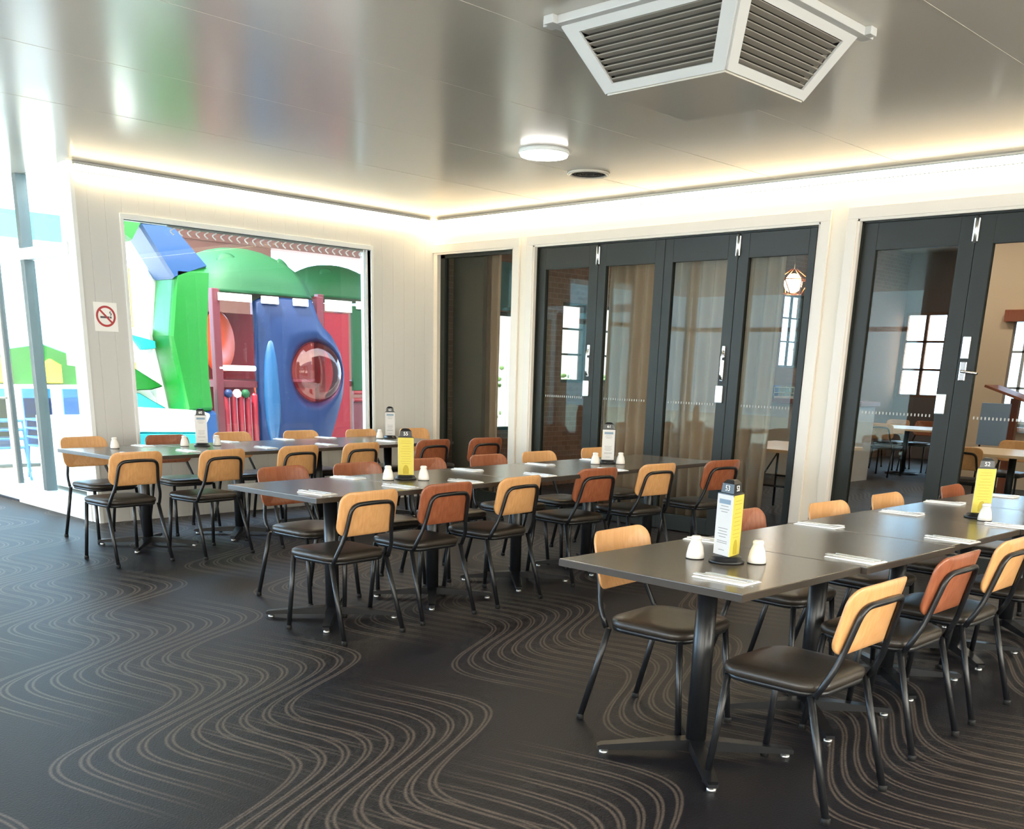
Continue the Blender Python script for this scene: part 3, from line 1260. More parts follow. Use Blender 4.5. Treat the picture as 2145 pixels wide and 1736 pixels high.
def fork_mesh():
    bm = B()
    prism(bm, [(-.007, -.10), (.007, -.10), (.004, .0), (.004, .04), (-.004, .04), (-.004, .0)], 'z', 0, .003)
    prism(bm, [(-.004, .04), (.004, .04), (.013, .052), (.013, .062), (-.013, .062), (-.013, .052)], 'z', .002, .0045)
    for k in range(4):
        x = -.0115 + k * .0077
        prism(bm, [(x - .002, .062), (x + .002, .062), (x + .0014, .098), (x - .0014, .098)], 'z', .003, .006)
    return bm


NAP = obj('paper_napkin', napkin_mesh(), paper_m)
KNI = obj('table_knife', knife_mesh(), steel_m)
FOR = obj('table_fork', fork_mesh(), steel_m)
SETT = {'near': [(-4.87, -7.17, 0, 'f'), (-4.06, -7.27, -4, 'f'), (-3.16, -7.31, -3, 'f'), (-2.41, -7.31, 0, 'f'),
                 (-4.15, -6.62, 6, 'b'), (-3.27, -6.68, 0, 'b'), (-2.40, -6.72, 0, 'b'), (-1.66, -6.66, 4, 'b'), (-.92, -6.72, 0, 'b')],
        'middle': [(-4.60, -4.24, 4, 'f'), (-3.98, -4.24, 6, 'f'), (-3.42, -4.22, 2, 'f'), (-2.66, -4.18, 0, 'f'), (-1.87, -4.20, 0, 'f'),
                   (-3.95, -3.66, 8, 'b'), (-2.88, -3.66, 4, 'b'), (-2.06, -3.62, 4, 'b'), (-1.33, -3.56, 0, 'b')],
        'window': [(-4.42, -1.60, 4, 'f'), (-3.92, -1.52, 0, 'f'), (-3.18, -1.48, 0, 'f'), (-2.50, -1.40, 0, 'f'), (-1.72, -1.30, 2, 'f'),
                   (-4.00, -.92, 0, 'b'), (-3.13, -.80, 0, 'b'), (-2.50, -.72, 0, 'b'), (-1.98, -.66, 3, 'b')]}
first = True
for rk, L in SETT.items():
    cnt = {'f': 0, 'b': 0}
    for (x, y, a, sd_) in L:
        w = 'camera side' if sd_ == 'f' else 'far side'
        k = ORD[cnt[sd_]]
        cnt[sd_] += 1
        rn = {'near': 'nearest row', 'middle': 'middle row', 'window': 'board wall row'}[rk]
        rz = math.radians(a) + (0 if sd_ == 'f' else PI)
        for src, nm, dx, dzz, da in ((NAP, 'white paper napkin', 0, 0, 0), (FOR, 'steel fork', -.02, .006, 7), (KNI, 'steel knife', .022, .006, -1)):
            o = src if first else src.copy()
            if not first:
                COL.objects.link(o)
            o.rotation_euler = (0, 0, rz + math.radians(da) + (PI if (src is not NAP and sd_ == 'b') else 0) * 0)
            off = Matrix.Rotation(rz, 3, 'Z') @ Vector((dx, .012 if src is FOR else 0, 0))
            kx, ky, kz = K(x, y)
            o.location = (kx + off.x, ky + off.y, kz + dzz)
            lab = '%s, %s setting from glass wall, %s of the %s' % (nm, k, w, rn)
            tagp(o, lab, nm.split()[-1], {'napkin': 'napkins on the tables', 'fork': 'forks on the napkins', 'knife': 'knives on the napkins'}[nm.split()[-1]])
        first = False


def shaker(label, x, y, nm='salt_shaker'):
    t = thing(nm, label, 'shaker', K(x, y), 0, 'white shakers beside the menu stands')
    t.scale = (TK, TK, TK)
    bm = B()
    lathe(bm, [(.0, .0), (.034, .0), (.037, .004), (.036, .02), (.030, .05), (.021, .072), (.0205, .078)], 22)
    obj('body', bm, ceram_m, t)
    bm = B()
    lathe(bm, [(.0215, .0775), (.0225, .08), (.022, .088), (.015, .093), (.0, .094)], 22)
    obj('cap', bm, ceram_m, t)
    bm = B()
    for k in range(5):
        a = k * 2 * PI / 5
        lathe(bm, [(.0, .0935), (.0016, .0935), (.0016, .0945), (.0, .0945)], 8, (.007 * math.cos(a), .007 * math.sin(a), 0))
    obj('holes', bm, dgrey_m, t)
    bm = B()
    lathe(bm, [(.0, .0), (.0375, .0), (.0375, .003), (.0, .003)], 22)
    obj('base_ring', bm, blkrub_m, t)
    return t


def menu_holder(label, x, y, deg, faces, number):
    """three sided upright menu on a round black stand; faces = colours, first normal at deg"""
    t = thing('menu_holder', label, 'menu stand', K(x, y), math.radians(deg), 'upright menus on the tables')
    t.scale = (TK, TK, TK)
    bm = B()
    lathe(bm, [(.0, 0), (.07, 0), (.072, .006), (.066, .012), (.06, .014), (.06, .022), (.048, .028), (.0, .03)], 30)
    obj('base', bm, blk_m, t)
    s = .102
    ri = s / (2 * math.sqrt(3))
    rc = s / math.sqrt(3)
    tri = [(rc * math.cos(PI / 3 + k * 2 * PI / 3), rc * math.sin(PI / 3 + k * 2 * PI / 3)) for k in range(3)]
    bm = B()
    prism(bm, [(p[0] * .94, p[1] * .94) for p in tri], 'z', .03, .262)
    obj('core', bm, blk_m, t)
    for k, colr in enumerate(faces):
        rot = Matrix.Rotation(k * 2 * PI / 3, 4, 'Z')
        bm = B()
        box(bm, ri - .001, ri + .0012, -s / 2 + .001, s / 2 - .001, .03, .268)
        bmesh.ops.transform(bm, matrix=rot, verts=bm.verts)
        card = obj('menu_card', bm, yel_m if colr == 'y' else card_m, t, label='yellow menu card' if colr == 'y' else 'white menu card')
        bm = B()
        xx0, xx1 = ri + .0013, ri + .0018
        if colr == 'y':
            for j, (w, z) in enumerate(((.03, .245), (.034, .232), (.024, .212), (.03, .196), (.036, .18), (.026, .164), (.032, .148), (.028, .132), (.034, .116), (.026, .102))):
                box(bm, xx0, xx1, -w, w, z, z + .0022)
            bmesh.ops.transform(bm, matrix=rot, verts=bm.verts)
            obj('printed_lines', bm, yprint_m, card)
            bm = B()
            pl = [(-.018, .035), (.018, .035), (.02, .065), (.012, .088), (0, .095), (-.012, .088), (-.02, .065)]
            prism(bm, pl, 'x', xx0, xx1)
            bmesh.ops.transform(bm, matrix=rot, verts=bm.verts)
            obj('printed_picture', bm, ylow_m, card)
        else:
            box(bm, xx0, xx1, -.036, .036, .232, .25)
            bmesh.ops.transform(bm, matrix=rot, verts=bm.verts)
            obj('header_band', bm, blueprint_m, card)
            bm = B()
            for j, (w, z) in enumerate(((.024, .222), (.03, .21), (.02, .20), (.03, .135), (.026, .124), (.03, .113), (.022, .102), (.032, .085), (.032, .078), (.018, .05))):
                box(bm, xx0, xx1, -w, w, z, z + .0025)
            bmesh.ops.transform(bm, matrix=rot, verts=bm.verts)
            obj('printed_lines', bm, greyprint_m, card)
    bm = B()
    L = []
    for sc, z in ((1.0, .262), (1.02, .268), (1.0, .272), (.62, .276)):
        L.append([(p[0] * sc, p[1] * sc, z) for p in tri])
    loft(bm, L, smooth=False)
    L = []
    for sc, z in ((.80, .274), (.72, .310), (.42, .324), (.2, .326)):
        L.append([(p[0] * sc, p[1] * sc, z) for p in tri])
    loft(bm, L, smooth=False)
    cap = obj('top_clip', bm, blk_m, t)
    for k in range(3):
        tilt = math.radians(3.8)
        d = ri * .76 + .0012
        mtx = Matrix.Rotation(k * 2 * PI / 3, 4, 'Z') @ Matrix.Translation((d, 0, .292)) @ Matrix.Rotation(PI / 2, 4, 'Z') @ Matrix.Rotation(PI / 2 - tilt, 4, 'X')
        text_mesh(number, .031, paper_m, cap, 'table_number', mtx)
    return t


# face normals (0 deg = +x); the camera sees a white and a yellow side of the nearest one
menu_holder('menu stand numbered 53 with white and yellow sides on the nearest table', -4.555, -6.965, 160, 'wyw', '53')
menu_holder('menu stand showing one yellow side on the nearest row, by the bifold doors', -2.19, -7.06, 222, 'yww', '52')
menu_holder('menu stand showing one yellow side on the middle row', -3.66, -3.90, 232, 'yww', '55')
menu_holder('menu stand showing one white side on the middle row, by the bifold doors', -1.44, -3.79, 228, 'wwy', '61')
menu_holder('menu stand with white sides on the row by the board wall, glass wall end', -3.56, -1.10, 240, 'www', '60')
menu_holder('menu stand with white sides on the row by the board wall, corner end', -1.39, -.93, 236, 'www', '62')
shaker('white shaker behind menu stand 53 on the nearest table', -4.585, -6.835)
shaker('pale shaker in front of menu stand 53 on the nearest table', -4.475, -7.055, 'pepper_shaker')
shaker('white shaker in front of the yellow menu by the bifold doors', -2.29, -7.135)
shaker('white shaker on the glass wall side of the middle row yellow menu', -3.80, -3.89)
shaker('white shaker on the door side of the middle row yellow menu', -3.60, -4.01, 'pepper_shaker')
shaker('white shaker on the near side of the middle row white menu', -1.60, -3.80)
shaker('white shaker on the door side of the middle row white menu', -1.40, -3.90, 'pepper_shaker')
shaker('white shaker on the glass wall side of the first board wall menu', -3.70, -1.06)
shaker('white shaker on the corner side of the first board wall menu', -3.42, -1.10, 'pepper_shaker')
shaker('white shaker on the glass wall side of the last board wall menu', -1.52, -.93)
shaker('white shaker at the empty end of the row by the board wall', -4.30, -1.05)

# ------------------------------------------------------------------ the room behind the bifold doors
EX, EZ = 12.0, 3.75
NW = [(.98, 1.42, .72, 2.10), (2.18, 2.66, 1.30, 2.28), (3.05, 3.50, 1.30, 2.28), (3.88, 4.33, 1.30, 2.28), (7.55, 8.2, 1.6, 2.75)]
bm = B()
wall_with_holes(bm, 'y', .0, .14, TB, EX, 0, EZ, NW)
struct('wall_back', bm, brick_m)
wn = 7
for (a, b_, c, d) in NW:
    w = thing('window_%d' % wn, 'window of the inner room', 'window')
    w['kind'] = 'structure'
    bm = B()
    for q in ((a, b_, c, c + .04), (a, b_, d - .04, d), (a, a + .04, c, d), (b_ - .04, b_, c, d)):
        box(bm, q[0], q[1], .03, .09, q[2], q[3])
    if wn > 7:
        for f in (.36, .68):
            zz = c + (d - c) * f
            box(bm, a, b_, .04, .08, zz - .012, zz + .012)
        if wn == 11:
            box(bm, (a + b_) / 2 - .015, (a + b_) / 2 + .015, .04, .08, c, d)
    obj('frame', bm, door_m, w)
    bm = B()
    box(bm, a + .04, b_ - .04, .058, .064, c + .04, d - .04)
    obj('glass_pane', bm, glass_m, w)
    wn += 1
bm = B()
box(bm, .90, 1.50, -.02, .0, 2.12, 2.66, .004)
tagp(obj('blind', bm, mat('teal_blind_fabric', srgb(66, 112, 116), .7)), 'teal roller blind above the bright slot window behind the narrow pane', 'blind')
FWL = [(-4.2, -2.9, .75, 2.65), (-2.75, -1.85, .75, 2.65), (-.88, .0 - .04, 1.15, 2.70)]
bm = B()
wall_with_holes(bm, 'x', EX, EX + .15, SY, .14, 0, EZ, FWL)
struct('wall_far', bm, greywall_m)
for (a, b_, c, d) in FWL:
    w = thing('window_%d' % wn, 'far window of the inner room', 'window')
    w['kind'] = 'structure'
    bm = B()
    for q in ((a, b_, c, c + .05), (a, b_, d - .05, d), (a, a + .05, c, d), (b_ - .05, b_, c, d)):
        box(bm, EX + .02, EX + .09, q[0], q[1], q[2], q[3])
    for f in (.33, .66):
        zz = c + (d - c) * f
        box(bm, EX + .03, EX + .08, a, b_, zz - .02, zz + .02)
    m_ = (a + b_) / 2
    box(bm, EX + .03, EX + .08, m_ - .03, m_ + .03, c, d)
    obj('frame', bm, brick_m if wn > 13 else white_m, w)
    bm = B()
    box(bm, EX + .05, EX + .056, a + .05, b_ - .05, c + .05, d - .05)
    obj('glass_pane', bm, glass_m, w)
    wn += 1
bm = B()
box(bm, TB, EX + .2, SY, .14, EZ, EZ + .1)
struct('ceiling_back', bm, darkceil_m)
bm = B()
box(bm, 0, EX + .2, SY - .2, SY, 0, EZ)
struct('wall_south_back', bm, greywall_m)
bm = B()
wall_with_holes(bm, 'x', 7.6, 7.72, -9.0, -3.15, 0, EZ, [(-4.7, -3.62, .85, 2.28)])
struct('wall_inner', bm, mat('beige_inner_paint', srgb(206, 184, 160), .6))
bm = B()
box(bm, 7.52, 7.6, -4.8, -3.5, 2.28, 2.44, .01)
box(bm, 7.54, 7.6, -4.8, -3.5, .80, .86, .01)
struct('trim_30', bm, timber_m)
# dark panel just behind the narrow window
bm = B()
box(bm, .30, .36, -.49, .0, 0, 3.2)
struct('wall_partition', bm, dkpanel_m)


# curtains
def curtain(name, label, y0, y1, x, z0, z1, folds, amp, m):
    t = thing(name, label, 'curtain', (0, 0, 0), 0, 'curtains behind the glass')
    bm = B()
    n_ = folds * 10
    cols = []
    for i in range(n_ + 1):
        s = i / n_
        y = y0 + (y1 - y0) * s
        col_ = []
        for j in range(7):
            v = j / 6
            a = amp * (1 - .35 * v)
            xx = x + a * math.sin(2 * PI * folds * s + .5 * math.sin(5 * s)) + .012 * math.sin(17 * s + 2 * v)
            col_.append(bm.verts.new((xx, y + .01 * math.sin(9 * s + 3 * v), z0 + (z1 - z0) * v)))
        cols.append(col_)
    for a, b_ in zip(cols, cols[1:]):
        for j in range(6):
            f = bm.faces.new((a[j], b_[j], b_[j + 1], a[j + 1]))
            f.smooth = True
    o = obj('drape', bm, m, t)
    md = o.modifiers.new('thick', 'SOLIDIFY')
    md.thickness = .004
    bm = B()
    tube(bm, [(x, y0 + .05, z1 + .02), (x, y1 - .05, z1 + .02)], .014)
    obj('rod', bm, blk_m, t)


curtain('curtain', 'long taupe curtain drawn across behind the middle bifold leaves', -2.20, -4.17, .42, .02, 2.95, 15, .05, curt_m)
curtain('curtain', 'bunched taupe curtain behind the narrow window pane', -.34, -.60, .47, .02, 2.95, 3, .035, curt_m)
curtain('curtain', 'gathered taupe curtain behind the first bifold leaf', -1.90, -2.15, .46, .02, 2.95, 4, .04, curt_m)

# pendant lamp: faceted wire cage with a bulb
t = thing('pendant_lamp', 'glowing faceted copper pendant lamp seen through the bifold doors', 'lamp', (5.0, -1.6, 2.67))
bm = B()
rings = []
for r, z, a0 in ((.03, .17, 0), (.22, .03, 0), (.12, -.15, .3)):
    rings.append([Vector((r * math.cos(2 * PI * k / 6 + a0), r * math.sin(2 * PI * k / 6 + a0), z)) for k in range(6)])
for rg in rings[1:]:
    for k in range(6):
        tube(bm, [rg[k], rg[(k + 1) % 6]], .008, 6)
for a, b_ in zip(rings, rings[1:]):
    for k in range(6):
        tube(bm, [a[k], b_[k]], .008, 6)
obj('cage', bm, copper_m, t)
bm = B()
bmesh.ops.create_uvsphere(bm, u_segments=18, v_segments=12, radius=.12, matrix=Matrix.Translation((0, 0, -.01)))
obj('bulb', bm, bulb_m, t, smooth=True)
bm = B()
tube(bm, [(0, 0, .17), (0, 0, EZ - 2.67)], .006, 6)
obj('cord', bm, blk_m, t)
for i, (x, y) in enumerate(((1.7, -3.0), (3.5, -5.6), (6.4, -4.4), (1.7, -7.5), (5.4, -6.6), (9.6, -2.2), (6.4, -2.6))):  # unseen lamps added to brighten the curtains and the beige wall
    t = thing('ceiling_light', 'added round ceiling light of the inner room, %s from the doors' % ORD[i], 'ceiling light', (x, y, EZ), 0, 'added inner room ceiling lights')
    bm = B()
    lathe(bm, [(.0, 0), (.16, 0), (.16, -.03), (.15, -.035)], 28)
    obj('housing', bm, white_m, t)
    bm = B()
    lathe(bm, [(.15, -.035), (.12, -.05), (0, -.055)], 28)
    obj('diffuser', bm, added_inlamp_m, t)

# bar counter with things on it
t = thing('bar_counter', 'white tiled counter with brown top in the inner room', 'counter', (6.6, -1.1, 0))
bm = B()
box(bm, -.25, .25, -1.0, .95, 0, 1.07)
obj('body', bm, tile_m, t)
bm = B()
box(bm, -.32, .28, -1.05, .98, 1.07, 1.14, .008)
obj('counter_top', bm, timber_m, t)
t = thing('storage_box', 'blue plastic box on the counter behind the bifold doors', 'box', (6.5, -.50, 1.14))
bm = B()
L = [[(x * s, y * s, z) for x, y in rrect(.10, .13, .03)] for s, z in ((.9, 0), (1, .17), (1.03, .175), (1.03, .185), (.95, .185), (.86, .02))]
loft(bm, L)
obj('tub', bm, bluebox_m, t)
t = thing('glass_rack', 'rack of drinking glasses on the counter behind the bifold doors', 'rack', (6.5, -.86, 1.14))
bm = B()
box(bm, -.17, .17, -.17, .17, 0, .03, .004)
for z in (.08, .16):
    tube(bm, [(x, y, z) for x, y in rrect(.17, .17, .02, 3)], .006, 6, closed=True)
for x, y in ((.17, .17), (-.17, .17), (-.17, -.17), (.17, -.17)):
    tube(bm, [(x, y, .02), (x, y, .16)], .006, 6)
obj('basket', bm, white_m, t)
gp = None
for i in range(3):
    for j in range(3):
        bm = B()
        lathe(bm, [(0, 0), (.030, 0), (.036, .15), (.033, .15), (.028, .01), (0, .01)], 14)
        o = obj('drinking_glass', bm, glass_m, None, loc=(6.5 - .10 + .10 * i, -.86 - .10 + .10 * j, 1.172))
        tagp(o, 'drinking glass in the inner counter rack, %s row, %s from its near end' % (ORD[i], ORD[2 - j]), 'glass', 'glasses in the rack')

# folding table behind the last panel of the bifold
t = thing('folding_table', 'beige folding table with black legs behind the bifold doors', 'table', (2.2, -3.35, 0))
bm = B()
box(bm, -.68, .68, -.55, .55, .70, .735, .008)
obj('tabletop', bm, beige_m, t)
for sx in (-1, 1):
    bm = B()
    for sy in (-.42, .42):
        tube(bm, [(sx * .55, sy, .0), (sx * .55, sy, .70)], .014, 8)
    tube(bm, [(sx * .55, -.42, .35), (sx * .55, .42, .35)], .011, 8)
    tube(bm, [(sx * .55, 0, .35), (sx * .15, 0, .70)], .009, 8)
    obj('leg_frame', bm, blk_m, t)
# tables and chairs farther inside
for i, (x, y, lab) in enumerate(((8.4, -1.95, 'pale topped table far inside, seen through the dark leaf'), (3.9, -5.15, 'pale topped table inside, behind the yellow menu stand'))):
    t = thing('dining_table', lab, 'table', (x, y, 0), 0)
    bm = B()
    box(bm, -.6, .6, -.62, .62, .705, .735, .006)
    obj('tabletop', bm, beige_m, t)
    bm = B()
    lathe(bm, [(.04, .03), (.04, .705)], 14)
    lathe(bm, [(.0, 0), (.26, 0), (.26, .02), (.05, .04)], 24)
    obj('pedestal', bm, blk_m, t)
for x, y, rz, kd, lab in ((9.4, -1.35, PI / 2, 'oak', 'pale oak chair far inside, behind the pale topped table'), (9.4, -1.85, PI / 2, 'walnut', 'brown chair far inside, behind the pale topped table'),
                          (9.4, -2.35, PI / 2, 'oak', 'pale oak chair far inside, at the door end of the pale table'),
                          (7.5, -1.9, -PI / 2, 'oak', 'pale oak chair far inside, on the near side of the pale table'),
                          (4.9, -4.85, PI / 2, 'oak', 'pale oak chair behind the inner table by the yellow menu'), (4.9, -5.45, PI / 2, 'walnut', 'brown chair behind the inner table by the yellow menu'),
                          (2.95, -4.95, -PI / 2, 'oak', 'pale oak chair on the near side of the inner table by the yellow menu')):
    place_chair(kd, x, y, rz, lab, 'chairs of the inner room')
t = thing('lectern', 'brown timber lectern with sloping top in the inner room', 'lectern', (5.6, -4.5, 0), 0)
bm = B()
box(bm, -.04, .04, -.05, .05, .03, 1.28)
obj('post', bm, timber_m, t)
bm = B()
box(bm, -.2, .2, -.25, .25, 0, .03, .005)
obj('base', bm, timber_m, t)
bm = B()
b2 = bmesh.new()
box(b2, -.24, .24, -.34, .34, 0, .03, .005)
merge(bm, b2, 0, Matrix.Translation((0, 0, 1.30)) @ Matrix.Rotation(math.radians(18), 4, 'X'))
obj('sloping_top', bm, timber_m, t)
t = thing('menu_board', 'pale blue standing board in the inner room', 'board', (5.2, -4.42, 0), 0)
bm = B()
box(bm, -.02, .02, -.17, .17, .72, 1.22, .006)
obj('panel', bm, mat('pale_blue_board', srgb(140, 165, 195), .5), t)
bm = B()
for s in (-.13, .13):
    tube(bm, [(0, s, .0), (0, s, .74)], .012, 8)
    tube(bm, [(-.2, s, .012), (.2, s, .012)], .012, 8)
obj('stand', bm, blk_m, t)

# ------------------------------------------------------------------ outside: the playground
bm = B()
box(bm, -30, 30, 4.2, 40, -.25, -.1)
box(bm, XE + .05, 14, .14, 4.2, -.25, -.1)
box(bm, -30, WX - .2, -30, 4.2, -.25, -.1)
struct('ground', bm, concrete_m)
ZG = -.1
# brown rendered building behind
bm = B()
box(bm, .55, 12, 8.0, 8.3, ZG, 2.55)
box(bm, 9.0, 12, 8.0, 8.3, 2.55, 3.5)
box(bm, .55, 3.1, 8.0, 8.3, 2.55, 3.45)
box(bm, .2, 12, 7.9, 8.3, 3.42, 5.2)
struct('wall_playground', bm, pink_m)
bm = B()
box(bm, -.5, 12.3, 2.1, 8.4, 4.3, 4.42)
struct('shade_roof_playground', bm, pink_m)  # unseen roof added to shade the towers

def tower(loc, sc, lab, H):
    t = thing('play_tower', lab, 'play tower', loc)
    W2, D2 = .78 * sc, .78 * sc
    # dome roof : squarish base swelling to a round crown, with dimples
    bm = B()
    L = []
    n_ = 32
    for j in range(9):
        v = j / 8
        r = math.cos(v * PI / 2) ** .8
        z = H - .06 + .56 * sc * math.sin(v * PI / 2) ** 1.1
        ex = 5.0 - 3.0 * min(1, v * 1.5)
        lp = []
        for k in range(n_):
            a = 2 * PI * k / n_
            c_, s_ = math.cos(a), math.sin(a)
            m_ = (abs(c_) ** ex + abs(s_) ** ex) ** (-1 / ex)
            lp.append(((W2 + .04) * max(r, .02) * m_ * c_, (D2 + .04) * max(r, .02) * m_ * s_, z))
        L.append(lp)
    lip = [(x * 1.02, y * 1.02, H - .10) for x, y, z in L[0]]
    loft(bm, [lip] + L)
    dome = obj('dome_roof', bm, gdome_m, t)
    for a in (-1, 1):
        bm = B()
        lathe(bm, [(.0, .0), (.11 * sc, .0), (.13 * sc, .02), (.09 * sc, .035), (.0, .03)], 20)
        m3 = Matrix.Translation((a * .42 * sc, -.52 * sc, H + .27 * sc)) @ Matrix.Rotation(a * math.radians(35), 4, 'Y') @ Matrix.Rotation(math.radians(52), 4, 'X')
        bmesh.ops.transform(bm, matrix=m3, verts=bm.verts)
        obj('roof_boss', bm, gdome_m, dome)
    for sx in (-1, 1):
        for sy in (-1, 1):
            bm = B()
            box(bm, sx * W2 - .05, sx * W2 + .05, sy * D2 - .05, sy * D2 + .05, 0, H - .07, .01)
            obj('post', bm, maroon_m, t)
    bm = B()
    box(bm, -W2, W2, -D2, D2, 1.22, 1.30)
    obj('platform', bm, maroon_m, t)
    return t, W2, D2, H


t, W2, D2, H = tower((-.21, 3.80, ZG), 1.0, 'play tower with green dome roof and blue bubble window panel', 2.48)
# white eave cards
for x0, x1 in ((-.76, -.30), (-.14, .10), (.34, .56)):
    bm = B()
    box(bm, x0, x1, -D2 - .10, -D2 - .06, 2.27, 2.36)
    obj('roof_clip', bm, white_m, t)
# tan barrier slats and orange climbing disc seen in the upper left bay
bm = B()
for k in range(9):
    x = -.74 + k * .062
    tube(bm, [(x + .04, D2, 1.3), (x + .04, D2, 2.36)], .024, 6)
obj('slat_panel', bm, tanm, t)
bm = B()
lathe(bm, [(.0, 0), (.36, 0), (.40, .03), (.36, .06), (0, .06)], 28)
bmesh.ops.transform(bm, matrix=Matrix.Translation((-.38, -.1, 1.78)) @ Matrix.Rotation(PI / 2, 4, 'X') @ Matrix.Rotation(.5, 4, 'Y'), verts=bm.verts)
obj('orange_disc', bm, orange_m, t)
bm = B()
tube(bm, [(-W2, -D2 - .02, 1.46), (-.25, -D2 - .02, 1.46)], .035, 8)
obj('white_rail', bm, white_m, t)
# red tube barrier with rounded caps below
for k in range(5):
    bm = B()
    x = -.70 + k * .105
    zt = 1.12 + .03 * math.sin(k * 1.7)
    lathe(bm, [(.0, 0), (.045, 0), (.045, zt - .04), (.036, zt - .015), (.015, zt), (0, zt)], 14, (x, -D2 - .02, .02))
    obj('barrier_tube', bm, rplas_m, t)
bm = B()
for k, mm in enumerate((0, 1, 2)):
    lathe(bm, [(.0, -.05), (.05, -.03), (.055, .02), (.03, .055), (0, .06)], 14, (-.68 + k * .125, -D2 - .06, 1.14), mi=k)
obj('toy_balls', bm, [bplas_m, white_m, gdome_m], t)
# blue moulded panel with bubble window
bm = B()
outl = [(-.21, .02), (.80, .02), (.88, .45), (1.02, .80), (1.13, 1.12), (1.16, 1.42), (1.10, 1.70), (.96, 1.92), (.80, 2.05), (.74, 2.15), (.74, 2.36), (-.21, 2.36)]
pan = catmull([(x, 0, z) for x, z in outl] + [(outl[0][0], 0, outl[0][1])], 3)[:-1]
# ring with a round hole
cx_, cz_, hr = .65, 1.43, .40
nseg = 48
outer = []
for k in range(nseg):
    a = 2 * PI * k / nseg
    d = Vector((math.cos(a), math.sin(a)))
    best = 3.0
    P2 = [Vector(p) for p in outl]
    for i in range(len(P2)):
        p, q = P2[i] - Vector((cx_, cz_)), P2[(i + 1) % len(P2)] - Vector((cx_, cz_))
        e = q - p
        den = d.x * e.y - d.y * e.x
        if abs(den) < 1e-9:
            continue
        tt = (p.x * e.y - p.y * e.x) / den
        ss = (p.x * d.y - p.y * d.x) / den
        if tt > 0 and -1e-6 <= ss <= 1 + 1e-6:
            best = min(best, tt)
    outer.append(Vector((cx_ + d.x * best, cz_ + d.y * best)))
L = []
y0 = -D2 - .06
def lp(f, yy):
    out = []
    for k in range(nseg):
        a = 2 * PI * k / nseg
        i_ = Vector((cx_ + hr * math.cos(a), cz_ + hr * math.sin(a)))
        p = i_.lerp(outer[k], f)
        out.append((p.x, yy, p.y))
    return out
loft(bm, [lp(0, y0 + .12), lp(0.0, y0 - .05), lp(.12, y0 - .10), lp(.3, y0 - .09), lp(.6, y0 - .03), lp(.95, y0), lp(1, y0 + .02), lp(1, y0 + .10)], cap=False)
obj('blue_panel', bm, bplas_m, t)
bm = B()
loft(bm, [[(x, y0 - d_, z) for x, z in pts_] for pts_, d_ in (
    ([(-.03 + .13 * s * math.cos(2 * PI * k / 24), 1.15 + .72 * s * math.sin(2 * PI * k / 24)) for k in range(24)], dd)
    for s, dd in ((1, .0), (.92, .03), (.7, .055), (.3, .07)))])
obj('panel_ridge', bm, mat('light_blue_moulded_plastic', srgb(30, 74, 116), .3), t)
bm = B()
loft(bm, [[(cx_ + hr * 1.0 * s * math.cos(2 * PI * k / 32), y0 - .05 - d_, cz_ + hr * s * math.sin(2 * PI * k / 32)) for k in range(32)]
          for s, d_ in ((1, 0), (.95, .06), (.8, .13), (.55, .19), (.25, .215), (.04, .22))], cap=True)
obj('bubble_window', bm, bubble_m, t)
bm = B()
box(bm, -.2, .8, D2 - .06, D2, .05, 2.2)
obj('red_back_panel', bm, rplas_m, t)
bm = B()
tube(bm, catmull([(.2, -.2, 1.24), (.25, -.25, .98), (.4, -.3, .8), (.5, -.5, .72)], 5), .10, 12)
obj('orange_slide_tube', bm, orange_m, t)

t2, W2, D2, H = tower((2.08, 4.85, ZG), .84, 'smaller play tower with green dome roof beside the window edge', 2.60)
bm = B()
box(bm, -W2 + .05, -.16, -D2 - .05, -D2, .05, 2.28)
obj('red_panel', bm, rplas_m, t2)
bm = B()
box(bm, -.08, W2 - .05, -D2 - .05, -D2, 1.15, 2.4)
obj('green_panel', bm, gdome_m, t2)
bm = B()
box(bm, -W2 + .06, -.12, -D2 - .09, -D2 - .06, 2.30, 2.46)
obj('roof_clip', bm, white_m, t2)
bm = B()
box(bm, -.02, W2 - .06, -D2 - .09, -D2 - .06, 2.36, 2.47)
obj('roof_clip', bm, white_m, t2)
bm = B()
tube(bm, [(.12, -D2 - .08, 2.3), (.30, -D2 - .08, 1.2)], .02, 8)
obj('rope', bm, maroon_m, t2)
bm = B()
box(bm, -.08, W2 - .05, -D2 - .04, -D2, .05, 1.0)
obj('maroon_panel', bm, maroon_m, t2)
bm = B()
for z in (1.02, 1.13):
    tube(bm, [(-.1, -D2 - .06, z), (W2, -D2 - .06, z)], .03, 8)
obj('red_rail', bm, rplas_m, t2)
# little red mushroom-like spring rider in front
t = thing('ride_on_toy', 'small shiny red toy standing below the blue bubble panel', 'toy', (.16, 2.3, ZG))
bm = B()
lathe(bm, [(.0, .42), (.05, .42), (.085, .47), (.10, .53), (.07, .60), (.0, .62)], 18)
obj('head', bm, rplas_m, t)
bm = B()
for s in (-1, 1):
    lathe(bm, [(.0, 0), (.055, .0), (.06, .2), (.04, .40), (.0, .43)], 12, (s * .06, 0, 0))
obj('legs', bm, rplas_m, t)

# bouncy castle
t = thing('bouncy_castle', 'green, blue and white bouncy castle outside the window', 'bouncy castle', (0, 0, ZG))


def infl(bm, poly, y0, y1, r=.10):
    """puffed slab from a polygon in x,z"""
    c = Vector((sum(p[0] for p in poly) / len(poly), sum(p[1] for p in poly) / len(poly)))
    L = []
    for f, yy in ((.78, y0), (.93, y0 + .04), (1.0, y0 + r), (1.0, y1 - r), (.93, y1 - .04), (.78, y1)):
        lp_ = []
        for p in poly:
            v = Vector(p)
            dd = v - c
            k = 1 - (1 - f) * .35
            q = c + dd * k
            lp_.append((q.x, yy, q.y))
        L.append(lp_)
    loft(bm, L, smooth=False)
    return bm


